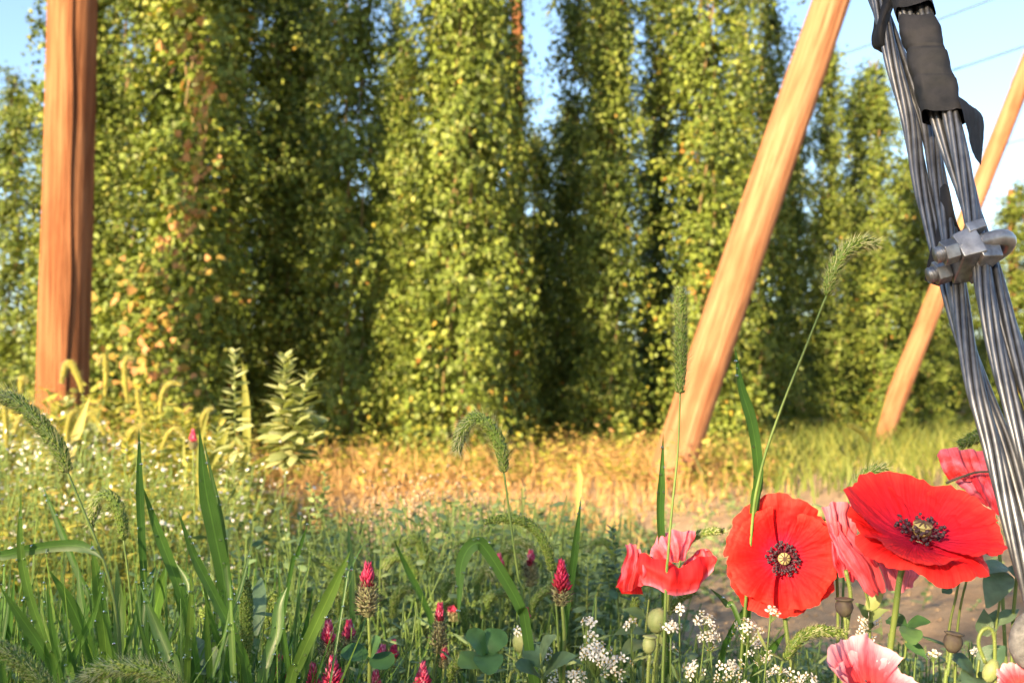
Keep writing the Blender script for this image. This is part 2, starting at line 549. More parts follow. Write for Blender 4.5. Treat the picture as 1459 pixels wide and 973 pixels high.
# ================================================================== hop plants
def hop_meshes(seed, H, R, narms, dry=0.0, open_=0.0, yellow=0.0):
    r = np.random.default_rng(seed)
    leaves, cones = MB(), MB()
    pos, axis, up, size, var = [], [], [], [], []
    cpos, cax = [], []
    for k in range(narms):
        z0 = H * (r.random() ** 1.12)
        th = r.random() * TAU
        hz = z0 / H
        prof = R * (1.12 - .50 * hz) * (1 + .5 * math.sin(3 * th + 5.3 * z0 + seed) * .5 + .25 * math.sin(2 * z0 * 3.1 + seed * 2))
        if hz > .9: prof *= .8
        ln = prof * r.uniform(.7, 1.25)
        drop = r.uniform(.1, .75) * (0.6 + .5 * R / .4)
        n = int(r.integers(56, 84))
        s_ = np.linspace(.12, 1, n)
        d = np.array((math.cos(th), math.sin(th), 0))
        bow = np.array((-d[1], d[0], 0)) * r.normal() * .22
        pts = d * (ln * np.sin(s_ * 1.55)[:, None]) + bow * (s_ ** 2)[:, None]
        pts[:, 2] = np.maximum(z0 + .12 * s_ - drop * s_ ** 2.2, .02)
        pts += r.normal(size=(n, 3)) * (.055, .055, .05)
        out = unit(pts * (1, 1, 0))
        ax = unit(out * .55 + r.normal(size=(n, 3)) * .55 + np.array((0, 0, -.75)))
        uu = unit(out * .8 + r.normal(size=(n, 3)) * .5 + np.array((0, 0, .55)))
        sz = r.uniform(.022, .070, n) * (1 - .35 * s_)
        lightarm = r.normal() * .13
        va = .40 + .115 * r.normal(size=n) + lightarm + yellow + .12 * (s_ - .5)
        va = np.where(r.random(n) < .005 + dry * .5, r.uniform(.85, 1.0, n), va)
        low = np.clip(1 - pts[:, 2] / .7, 0, 1)
        va = np.where(r.random(n) < low * .35, r.uniform(.7, 1.0, n), va)
        pos.append(pts); axis.append(ax); up.append(uu); size.append(sz); var.append(np.clip(va, 0, 1))
        m_ = r.integers(2, 7)
        idx = r.integers(n // 2, n, m_)
        cpos.append(pts[idx] + r.normal(size=(m_, 3)) * .03)
        cax.append(unit(r.normal(size=(m_, 3)) * .3 + np.array((0, 0, -1))))
    pos, axis, up, size, var = map(np.concatenate, (pos, axis, up, size, var))
    leaves.scatter(LOBED_V, LOBED_F, frames(axis, up, size), pos, var)
    cpos, cax = np.concatenate(cpos), np.concatenate(cax)
    cones.scatter(BUD_V * (.75, 1, .75), BUD_F, frames(cax, np.broadcast_to((0.3, 1, 0.2), cax.shape), r.uniform(.03, .055, len(cax))), cpos, r.random(len(cax)))
    bine = MB()
    for k in range(3):
        a = k * 2.1 + seed
        zs = np.linspace(0, H, 26)
        rr = .05 + .05 * (1 - zs / H)
        bine.tube(np.stack([rr * np.cos(a + zs * 2.2), rr * np.sin(a + zs * 2.2), zs], -1), .009, 5)
    return leaves, cones, bine


def make_hop(name_label, seed, H, R, narms, dry=0.0, yellow=0.0, group="hop plants climbing the trellis strings"):
    root = empty("hop_plant", (0, 0, 0), name_label, "hop plant", group)
    lv, cn, bn = hop_meshes(seed, H, R, narms, dry, 0, yellow)
    lv.build("foliage", HOP, root)
    cn.build("hop_cones", HOP_CONE, root)["kind"] = "stuff"
    bn.build("bine", BINE, root)
    return root


hop_kinds = [(11, 5.3, .34, 250, 0, 0.02), (12, 5.3, .31, 235, 0.01, .08), (13, 5.2, .37, 270, 0, .04), (14, 5.3, .27, 215, 0, -.04), (15, 5.2, .34, 250, .015, .09)]
protos = [make_hop("hop plant", *k) for k in hop_kinds]
used_proto = set()


def hop(px, d, h, w, kind, label, group="hop plants climbing the trellis strings"):
    if kind not in used_proto:
        o = protos[kind]
        used_proto.add(kind)
    else:
        o = copy_tree(protos[kind])
    o.location = G(px, d)
    o.rotation_euler = (random.gauss(0, .018), random.gauss(0, .022), random.uniform(0, TAU))
    H = hop_kinds[kind][1]
    o.scale = (w, w, h / H)
    o["label"] = label
    o["group"] = group
    return o


front = [
    (14, 14.0, 4.6, 1.15, 0, "rounded leafy hop column left of the red upright pole with sky above it"),
    (172, 9.4, 5.2, 1.0, 3, "dark green hop column just right of the red upright pole"),
    (392, 10.2, 5.3, 1.1, 0, "dark shaded hop column right of the one streaked with orange leaves"),
    (502, 7.6, 5.2, .78, 1, "sunlit hop column with sky holes near its top, left of the broadest one"),
    (578, 9.4, 3.6, .75, 3, "thin ragged hop column with gaps of sky, squeezed beside the broadest one"),
    (645, 7.2, 5.3, .84, 2, "broadest sunlit hop column, in the middle of the hop wall"),
    (704, 7.9, 5.3, .72, 4, "hop column leaning on the right flank of the broadest one"),
    (800, 10.6, 5.2, .9, 3, "narrow dark hop column right of the tall gap of sky"),
    (868, 8.6, 5.2, .74, 1, "slim sunlit hop column just right of the narrow dark one"),
    (935, 12.0, 5.2, .9, 3, "dark hop column set back behind the left edge of the pale leaning pole"),
    (1000, 8.7, 5.2, .92, 4, "wide sunlit hop column crossed by the foot of the pale leaning pole"),
    (1092, 10.4, 5.1, .82, 0, "hop column behind the middle of the pale leaning pole"),
    (1182, 10.8, 3.95, .72, 1, "narrow hop column rising to a point right of the pale leaning pole"),
    (1256, 11.0, 3.85, .78, 2, "tall pointed hop column between the pale leaning pole and the steel cable"),
    (1318, 12.2, 2.75, .75, 4, "low yellowish hop column at the foot of the thin leaning pole"),
    (1460, 13.0, 3.0, .9, 0, "short hop column at the edge beyond the steel cable"),
]
for a in front:
    hop(*a)

# the hop column streaked with dry orange leaves
h5 = make_hop("hop column streaked with dry orange leaves beside the red upright pole", 16, 5.3, .33, 230, .01, .09)
h5.location = G(272, 6.7)
d_ = MB()
rr_ = np.random.default_rng(5)
n_ = 420
zz_ = rr_.choice([0, 1], n_, p=[.45, .55])
zpos = np.where(zz_ == 1, rr_.uniform(1.3, 3.4, n_), rr_.uniform(.15, 1.3, n_))
ctr = .10 + .05 * np.sin(zpos * 4) - np.clip(1.6 - zpos, 0, 2) * .28
spread = np.where(zpos > 1.3, .06, .20)
ps = np.stack([ctr + rr_.normal(size=n_) * spread, -.36 - .1 * rr_.random(n_) + .06 * np.sin(zpos * 9), zpos], -1)
d_.scatter(LOBED_V, LOBED_F, frames(unit(rr_.normal(size=(n_, 3)) * .6 + (0, -.3, -.8)), unit(rr_.normal(size=(n_, 3)) * .5 + (-.3, -.8, .3)), rr_.uniform(.028, .07, n_)), ps, rr_.random(n_))
o = d_.build("dry_leaves", HOP_DRY, h5)
o["label"] = "orange and yellow dried leaves"

back = []
for i, (px, d, h, w) in enumerate([(118, 8.2, 5.2, 1.0), (250, 9.2, 5.2, 1.1), (628, 9.0, 5.2, 1.0), (845, 10.2, 5.2, 1.0), (312, 9.6, 5.2, 1.1), (430, 12.2, 5.2, 1.2), (95, 11, 5.0, 1.0), (235, 11.0, 5.2, 1.0), (325, 10.6, 5.2, 1.0), (440, 10.8, 5.2, 1.0), (655, 11.0, 5.2, 1.0), (732, 11.6, 4.25, .8), (768, 12.5, 3.5, .8), (1225, 12.4, 4.0, .8), (1292, 13.0, 3.3, .8), (552, 11.6, 4.7, .8), (530, 13.5, 4.4, .9), (865, 11.6, 5.1, .8), (985, 11.8, 5.2, 1.0), (1060, 12.5, 5.0, .9),
                                   (1130, 14.0, 4.4, .9), (60, 16, 4.6, 1.1), (150, 14.2, 5.0, 1.1), (280, 14.5, 5.1, 1.1), (390, 14.0, 5.2, 1.1), (470, 14.5, 4.2, 1.0), (545, 13.2, 3.2, .9), (610, 14.6, 3.7, 1.0), (690, 15, 3.4, .9), (770, 15.5, 3.0, 1.0), (820, 15.5, 4.6, 1.0),
                                   (925, 15.5, 4.9, 1.1), (1030, 16, 4.9, 1.1), (1120, 17, 4.2, 1.0), (1215, 17.5, 3.9, 1.0), (1290, 18, 4.0, 1.0), (1370, 20, 3.3, 1.2), (1420, 19, 2.9, 1.1), (1345, 16.5, 2.6, 1.0), (1500, 17, 3.4, 1.1), (560, 19, 3.4, 1.2), (455, 19, 4.0, 1.3), (1010, 21, 4.6, 1.3), (1170, 22, 4.2, 1.3), (1250, 23, 4.2, 1.3), (750, 21, 3.6, 1.2), (-40, 16.5, 4.1, 1.1)]):
    hop(px, d, h, w, i % 5, "hop plant in the rows behind the front hop columns", "hop plants in the rows behind")

# ================================================================== poles and trellis wires
def pole(name, label, cat, base, top, r0, r1, m, seed, groove=None, cx=(0, 0)):
    base, top = np.asarray(base, float), np.asarray(top, float)
    ax = top - base
    L = np.linalg.norm(ax)
    n, k = 72, 120
    z = np.linspace(0, L, k)
    a = np.arange(n) * TAU / n
    rr = (r0 + (r1 - r0) * z / L)[:, None] * np.ones(n)[None]
    q = np.stack([np.cos(a)[None] * np.ones((k, 1)), np.sin(a)[None] * np.ones((k, 1)), z[:, None] * np.ones((1, n)) * .6], -1)
    rr *= 1 + .018 * vnoise(q, seed, 2.5) + .010 * vnoise(q * (5, 5, .8), seed + 1, 1.6)
    rs = np.random.default_rng(seed)
    for _ in range(7):
        z0, a0 = rs.uniform(.2, L), rs.uniform(0, TAU)
        da = np.angle(np.exp(1j * (a - a0)))
        rr += r0 * .055 * np.exp(-((z[:, None] - z0) / .045) ** 2 - (da[None] / .22) ** 2)
    if groove is not None:
        g = groove + .05 * np.sin(z * 1.7) + .03 * np.sin(z * 5.1)
        da = np.angle(np.exp(1j * (a[None] - g[:, None])))
        rr -= r0 * .20 * np.exp(-(da / .07) ** 2)
    b = .01 * np.sin(z * .9 + seed)
    V = np.stack([rr * np.cos(a)[None] + b[:, None], rr * np.sin(a)[None], z[:, None] * np.ones((1, n))], -1)
    mb = MB()
    i = np.arange(k - 1)[:, None] * n
    j = np.arange(n)[None]
    j2 = (j + 1) % n
    mb.add(V.reshape(-1, 3), [np.stack([i + j, i + j2, i + n + j2, i + n + j], -1).reshape(-1, 4), (np.arange(n) + (k - 1) * n)[None], np.arange(n)[::-1][None]])
    o = mb.build(name, m)
    o.location = base
    o.rotation_euler = Vector((0, 0, 1)).rotation_difference(Vector(ax)).to_euler()
    return tag(o, label, cat)


pl = pole("trellis_pole", "thick reddish upright wooden pole with a long vertical crack", "wooden pole", G(88, 5.6) + (0, 0, -.05), G(93, 5.6) + (0, 0, 5.2),   .130, .116, WOOD, 31, groove=None)
# the long drying crack down its right front
cr = MB()
zc = np.linspace(0.15, 5.1, 90)
xc = .062 + .008 * np.sin(zc * 1.9) + .004 * np.sin(zc * 7)
rc = .129 - .014 * zc / 5.2
yc = -np.sqrt(rc ** 2 - xc ** 2)
cr.tube(np.stack([xc + .01 * np.sin(zc * .9 + 31) + .017 * zc / 5.2 * 0, yc - .001, zc], -1), .0045 + .003 * np.abs(np.sin(zc * 2.3)), 6)
CRACK = plain_mat("crack_dark", (.025, .012, .008), .95, spec=.05)
oc = cr.build("crack", CRACK, pl)
base2 = G(950, 6.0)
top2 = P(1189, -10, 6.35)
d2 = (top2 - base2)
pole("leaning_pole", "pale orange wooden anchor pole leaning across the hops, its foot behind a grass blade", "wooden pole", base2 - d2 * .02, base2 + d2 * 1.75, .116, .096, WOOD2, 41)
base3 = G(1250, 10.0)
top3 = P(1459, 104, 10.3)
d3 = top3 - base3
pole("leaning_pole", "thinner orange anchor pole leaning behind the steel cable", "wooden pole", base3 - d3 * .02, base3 + d3 * 1.25, .096, .080, WOOD2, 42)
b4 = G(1437, 15.5)
pole("leaning_pole", "short glimpse of an orange leaning pole between the two cable legs", "wooden pole", b4, P(1640, 120, 16), .14, .11, WOOD2, 43)
pole("trellis_pole", "slender red pole tip showing above the broadest hop column", "wooden pole", G(736, 12.6), G(738, 12.6) + (0, 0, 5.6), .085, .07, WOOD, 44)
pole("trellis_pole", "distant slender orange pole standing in the hops beyond the steel cable", "wooden pole", G(1446, 22), G(1448, 22) + (0, 0, 4.6), .085, .075, WOOD, 45)


def wire(label, a, b, r=.006, sag=.05):
    p = np.linspace(0, 1, 30)[:, None]
    q = a + (b - a) * p
    q[:, 2] -= (4 * p * (1 - p) * sag)[:, 0]
    mb = MB()
    mb.tube(q, r, 6)
    return tag(mb.build("trellis_wire", WIRE), label, "wire", "trellis wires overhead")


wire("topmost thin wire crossing the sky beside the cable top", P(1085, 116, 13), P(1640, -92, 9.5), .007)
wire("thin wire crossing the sky right of the black tape", P(1130, 168, 14), P(1640, 2, 10), .008)
wire("faint thin wire behind the thin leaning pole", P(1150, 265, 17), P(1620, 158, 13), .007)
wire("lowest faint wire in the sky above the far hops", P(1180, 312, 20), P(1620, 222, 16), .007)


# ================================================================== stuff on the ground
def many_blades(mb, base, height, width, lean, var, seg=4, droop=.35):
    """N simple curved grass blades, two points across"""
    N = len(base)
    r = rng
    az = r.random(N) * TAU
    d = np.stack([np.cos(az), np.sin(az), np.zeros(N)], -1)
    side = np.stack([-np.sin(az), np.cos(az), np.zeros(N)], -1)
    tw = r.random(N) * 3.0
    side = side * np.cos(tw)[:, None] + d * np.sin(tw)[:, None]
    s_ = np.linspace(0, 1, seg + 1)
    ce = base[:, None] + d[:, None] * (lean * height)[:, None, None] * (s_ ** 1.8)[None, :, None]
    ce[:, :, 2] += height[:, None] * (s_ - droop * (lean ** 1)[:, None] * s_ ** 2.5)
    w = width[:, None] * (1 - s_ ** 1.6)[None] * .5 + width[:, None] * .02
    A = ce - side[:, None] * w[..., None]
    B = ce + side[:, None] * w[..., None]
    V = np.stack([A, B], 2)
    o = (np.arange(N) * (seg + 1) * 2)[:, None]
    i = np.arange(seg)[None] * 2
    q = np.stack([o + i, o + i + 1, o + i + 3, o + i + 2], -1).reshape(-1, 4)
    mb.add(V.reshape(-1, 3), [q], np.repeat(var, (seg + 1) * 2), np.tile(np.repeat(s_, 2), N))


def field(n, pxa, pxb, da, db, power=1.0):
    """n ground points seen between photo columns pxa..pxb and depths da..db"""
    d = da + (db - da) * rng.random(n) ** power
    px = rng.uniform(pxa, pxb, n)
    x = (px - IW / 2) / FPX * d
    return np.stack([x, d, ground_z(x, d)], -1), px, d


def weeds(mb, base, height, leaflen, nl, var, tmpl=(OVAL_V, OVAL_F), stem_mb=None, spread=.35, tip=None, droop=.2):
    """upright leafy weeds, leaves round their stems"""
    N = len(base)
    r = rng
    lean = r.normal(size=(N, 3)) * spread
    lean[:, 2] = 1
    lean = unit(lean)
    M = nl
    s_ = (np.arange(M)[None] + r.random((N, M))) / M
    s_ = .15 + .85 * s_
    pos = base[:, None] + lean[:, None] * (height[:, None] * s_)[..., None]
    az = (np.arange(M)[None] * 2.4 + r.random((N, 1)) * TAU + r.normal(size=(N, M)) * .4)
    out = np.stack([np.cos(az), np.sin(az), r.normal(size=(N, M)) * .35 + .35 - droop], -1)
    ln = leaflen[:, None] * r.uniform(.6, 1.2, (N, M)) * (1.15 - .6 * s_)
    v = np.clip(var[:, None] + r.normal(size=(N, M)) * .12 + .18 * (s_ - .5), 0, 1)
    upv = r.normal(size=(N, M, 3)) * .35 + (0, 0, 1)
    mb.scatter(tmpl[0], tmpl[1], frames(unit(out.reshape(-1, 3)), upv.reshape(-1, 3), ln.reshape(-1)), pos.reshape(-1, 3), v.reshape(-1))
    if stem_mb is not None:
        many_stems(stem_mb, base, base + lean * height[:, None], .0011)
    return base + lean * height[:, None]


def many_stems(mb, a, b, r):
    N = len(a)
    t = unit(b - a)
    R_ = frames(t, np.broadcast_to((0.3, 1, 0.1), t.shape))
    L = np.linalg.norm(b - a, axis=1)
    tv = np.array([(-1, 0, -.6), (1, 0, -.6), (0, 0, 1), (-.6, 1, -.4), (.6, 1, -.4), (0, 1, .6)], float)
    R_ = R_.copy()
    R_[:, :, 0] *= r
    R_[:, :, 2] *= r
    R_[:, :, 1] *= L[:, None]
    mb.scatter(tv, [np.array([(0, 1, 4, 3), (1, 2, 5, 4), (2, 0, 3, 5)])], R_, a, rng.random(N))


# dead leaves, straw and seedlings along the foot of the hop wall
mb = MB()
b, px, d = field(14000, -520, 1240, 3.7, 8.8)
keep = rng.random(len(b)) < np.clip((d - 4.2 - .5 * vnoise(b, 55, 1.3)) / 1.3, .03, 1) * np.clip((1150 + 70 * vnoise(b, 56, .9) - px) / 130, .02, 1) * np.clip(.55 + .8 * vnoise(b, 57, 2.0), .04, 1)
b, px, d = b[keep], px[keep], d[keep]
b[:, 2] += np.abs(rng.normal(size=len(b))) * .08 * np.clip((b[:, 1] - 4.6) / 2.0, .12, 1.3) + .01
n = len(b)
mb.scatter(LOBED_V, LOBED_F, frames(unit(rng.normal(size=(n, 3))), unit(rng.normal(size=(n, 3)) * .7 + (0, 0, 1)), rng.uniform(.012, .045, n) * np.clip((b[:, 1] - 3.4) / 2.2, .35, 1)), b, np.clip(rng.normal(.5, .25, n), 0, 1))
b, px, d = field(21000, -520, 1200, 4.2, 8.4)
keep = rng.random(len(b)) < np.clip((d - 4.3) / 1.2, 0, 1) * np.clip((1130 + 70 * vnoise(b, 56, .9) - px) / 160, 0, 1) * np.clip(.5 + .9 * vnoise(b, 58, 1.8), .02, 1)
b, px, d = b[keep], px[keep], d[keep]
many_blades(mb, b, rng.uniform(.04, .30, len(b)) * np.clip((d - 4.2) / 2, .3, 1), rng.uniform(.003, .009, len(b)), rng.uniform(.1, .9, len(b)), np.clip(rng.normal(.6, .2, len(b)), 0, 1))
tag(mb.build("dry_litter", DRY), kind="stuff")
mb = MB()
b, px, d = field(620, 330, 1120, 5.5, 7.6)
keep = vnoise(b, 77, 1.4) > -.1
b = b[keep]
weeds(mb, b, rng.uniform(.08, .38, len(b)), rng.uniform(.03, .08, len(b)), 9, rng.uniform(.2, 1, len(b)))
b, px, d = field(2600, -480, 360, 3.2, 5.6)
keep = (np.hypot(b[:, 0] - G(88, 5.6)[0], b[:, 1] - 5.6) > .3) & (rng.random(len(b)) < np.clip((370 - px) / 120, 0, 1) * np.clip((px + 480) / 220, 0, 1))
b, px, d = b[keep], px[keep], d[keep]
h = np.clip(.5 - (np.interp(px, [-80, 150, 260, 360], [560, 560, 590, 640]) - HORIZON) / FPX * d, .1, .55) * rng.uniform(.35, 1.08, len(b))
weeds(mb, b, h, rng.uniform(.03, .085, len(b)), 12, np.clip(rng.normal(.6, .2, len(b)), 0, 1), spread=.25)
tag(mb.build("yellowing_weeds", WEED_LIT), kind="stuff")

# pale grass running to the right of the pale leaning pole
mb = MB()
b, px, d = field(17000, 960, 1560, 4.6, 15, 1.2)
dens = np.clip((px - 980 - 60 * vnoise(b, 59, 1.0)) / 220, 0, 1) * np.clip((d - 5.0 - .6 * vnoise(b, 60, 1.5)) / 1.6, 0, 1) * np.clip(.7 + .5 * vnoise(b, 61, 2.2), .05, 1)
b, d = b[rng.random(len(b)) < dens], None
many_blades(mb, b, rng.uniform(.10, .36, len(b)), rng.uniform(.006, .013, len(b)), rng.uniform(.2, .9, len(b)), np.clip(.45 + .3 * vnoise(b, 9, 1.2) + rng.normal(size=len(b)) * .2, 0, 1))
tag(mb.build("grass", GRASS_LIGHT), kind="stuff")

# flowering weeds on the left, in the sun
mbl, mbs, mbf = MB(), MB(), MB()
b, px, d = field(6400, -520, 470, 1.6, 4.8, 1.15)
edge = np.clip((470 - px) / 130, 0, 1) * np.clip((px + 520 + 90 * vnoise(b, 70, 1.5)) / 260, 0, 1)
keep = rng.random(len(b)) < edge * .95 + .05
b, px, d, edge = b[keep], px[keep], d[keep], edge[keep]
hmax = np.clip(.5 - (np.interp(px, [-90, 60, 300, 390, 470], [598, 612, 655, 690, 745]) - HORIZON) / FPX * d - .01, .12, .50)
h = hmax * rng.uniform(.45, 1.05, len(b)) * (.55 + .45 * edge)
tips = weeds(mbl, b, h, rng.uniform(.018, .05, len(b)), 12, np.clip(.5 + .2 * vnoise(b, 10, 2) + rng.normal(size=len(b)) * .12, 0, 1), (LANCE_V, OVAL_F), mbs, .22)
keep = rng.random(len(tips)) < .5
tp = np.repeat(tips[keep], 2, 0)
tp = tp + rng.normal(size=tp.shape) * (.035, .035, .025)
n = len(tp)
mbf.scatter(np.array([(math.cos(a) * (.5 if i % 2 else .24), math.sin(a) * (.5 if i % 2 else .24), .06 if i % 2 else 0) for i, a in enumerate(np.arange(12) * TAU / 12)] + [(0, 0, .05)]),
            [np.array([(12, i, (i + 1) % 12) for i in range(12)])], frames(unit(rng.normal(size=(n, 3)) * .7 + (0, 0, .2)), unit(rng.normal(size=(n, 3)) * .5 + (-.2, -.5, .9)), rng.uniform(.005, .010, n)), tp, rng.random(n))
tag(mbl.build("weed_foliage", WEED_LIT), kind="stuff")
tag(mbs.build("weed_stems", STEM), kind="stuff")
tag(mbf.build("white_wildflowers", WHITE), kind="stuff")

# straw and dry grass closing the sunny strip before the hops, and clods on the bare path
mb = MB()
b, px, d = field(6000, 330, 940, 2.9, 5.0)
keep = rng.random(len(b)) < np.clip((940 - px) / 200, .05, 1) * np.clip(.65 + .6 * vnoise(b, 62, 1.6), .05, 1)
b, px, d = b[keep], px[keep], d[keep]
many_blades(mb, b, np.clip(.5 - (rng.uniform(688, 745, len(b)) - HORIZON) / FPX * d, .03, .34) * rng.uniform(.4, 1.1, len(b)), rng.uniform(.003, .008, len(b)), rng.uniform(.2, .9, len(b)), np.clip(rng.normal(.6, .2, len(b)), 0, .95))
tag(mb.build("dry_grass", DRY), kind="stuff")
mb = MB()
b, px, d = field(2600, 820, 1600, 1.9, 5.4)
n = len(b)
R_ = frames(unit(rng.normal(size=(n, 3))), unit(rng.normal(size=(n, 3)))) * (rng.uniform(.4, 1.0, (n, 1, 3))) * (rng.random((n, 1, 1)) ** 3 * .022 + .003)
mb.scatter((BUD_V - (0, .5, 0)) * (1.2, 1, 1.1), BUD_F, R_, b, rng.random(n))
tag(mb.build("soil_clods", SOIL), kind="stuff")

PALEWEED = leaf_mat("pale_weed_leaf", [(0, (.20, .25, .09)), (.5, (.33, .38, .16)), (1, (.48, .50, .26))], trans=.4, rough=.55)
# low blue-green weeds across the middle and round the soil path
mbl, mbs = MB(), MB()
b, px, d = field(5200, 300, 960, 1.25, 4.7, 1.2)
keep = rng.random(len(b)) < np.clip((960 - px) / 130, .1, 1) * np.clip((4.9 - d) / 1.2, .1, 1)
b, px, d = b[keep], px[keep], d[keep]
hmax = np.clip(.5 - (np.interp(px, [300, 560, 700, 860, 960], [770, 752, 735, 775, 800]) + 25 * vnoise(b, 63, 2.2) - HORIZON) / FPX * d, .05, .36)
weeds(mbl, b, hmax * rng.uniform(.4, 1.1, len(b)), rng.uniform(.016, .036, len(b)), 13, np.clip(.38 + .25 * vnoise(b, 12, 2) + rng.normal(size=len(b)) * .12, 0, 1), (OVAL_V, OVAL_F), mbs, .25)
b, px, d = field(260, 880, 1500, 2.5, 5.6)
b = b[vnoise(b, 64, 1.7) > .15]
weeds(mbl, b, rng.uniform(.03, .12, len(b)), rng.uniform(.015, .04, len(b)), 10, rng.uniform(.3, .9, len(b)), (OVAL_V, OVAL_F), mbs, .4)
# the near weeds that close the foot of the picture
b, px, d = field(2900, -420, 1700, .78, 1.8, 1.2)
ytop = np.interp(px, [-100, 300, 420, 900, 1000, 1200, 1300, 1560], [840, 860, 880, 880, 900, 905, 915, 900])
h = np.clip(.5 - (ytop - HORIZON) / FPX * d, .08, .5) * rng.uniform(.55, 1.02, len(b))
weeds(mbl, b, h, rng.uniform(.011, .030, len(b)), 16, np.clip(.36 + .25 * vnoise(b, 13, 3) + rng.normal(size=len(b)) * .15, 0, 1), (OVAL_V, OVAL_F), mbs, .18)
b, px, d = field(650, -100, 1560, .75, 1.5, 1.2)
ytop = np.interp(px, [-100, 300, 420, 900, 1000, 1200, 1300, 1560], [850, 870, 890, 885, 900, 905, 915, 900])
h = np.clip(.5 - (ytop - HORIZON) / FPX * d, .08, .5) * rng.uniform(.6, 1.03, len(b))
weeds(mbl, b, h, rng.uniform(.03, .06, len(b)), 12, np.clip(.42 + rng.normal(size=len(b)) * .2, 0, 1), (LANCE_V * (.5, 1, 1), OVAL_F), mbs, .2)
tag(mbl.build("ground_cover", WEED), kind="stuff")
tag(mbs.build("ground_cover_stems", STEM), kind="stuff")
# thin grass between the weeds
mb = MB()
b, px, d = field(2600, -100, 900, .85, 3.4, 1.3)
h = np.clip(.5 - (np.interp(px, [-100, 400, 500, 900], [740, 780, 840, 850]) - HORIZON) / FPX * d, .06, .45) * rng.uniform(.5, 1.08, len(b))
many_blades(mb, b, h, rng.uniform(.003, .007, len(b)), rng.uniform(.05, .5, len(b)), rng.random(len(b)), 6)
b, px, d = field(500, 900, 1560, .85, 1.7, 1.3)
h = np.clip(.5 - (900 - HORIZON) / FPX * d, .06, .45) * rng.uniform(.5, 1.04, len(b))
many_blades(mb, b, h, rng.uniform(.002, .005, len(b)), rng.uniform(.05, .5, len(b)), rng.random(len(b)), 6)
b, px, d = field(900, -420, 500, .66, 1.05, 1.2)
h = np.clip(.5 - (np.interp(px, [-120, 330, 500], [800, 830, 900]) + rng.normal(size=len(b)) * 35 - HORIZON) / FPX * d, .1, .48)
many_blades(mb, b, h, rng.uniform(.004, .011, len(b)), rng.uniform(.05, .55, len(b)), rng.random(len(b)), 9)
tag(mb.build("grass_undergrowth", GRASS), kind="stuff")
# dry seedheads among the middle weeds
mb = MB()
b, px, d = field(46, 520, 700, 1.7, 3.0)
b = b[np.abs(px - 600) < 90]
tp = b + np.stack([rng.normal(size=len(b)) * .04, rng.normal(size=len(b)) * .04, np.clip(.5 - (rng.uniform(730, 800, len(b)) - HORIZON) / FPX * b[:, 1], .1, .4)], -1)
many_stems(mb, b, tp, .0012)
q = np.repeat(tp, 26, 0)
q = q + rng.normal(size=q.shape) * (.03, .03, .035)
mb.scatter(BUD_V, BUD_F, frames(unit(rng.normal(size=q.shape)), np.broadcast_to((.2, .4, 1), q.shape), rng.uniform(.004, .009, len(q))), q, rng.random(len(q)))
tag(mb.build("dry_seedheads", TAN), kind="stuff")
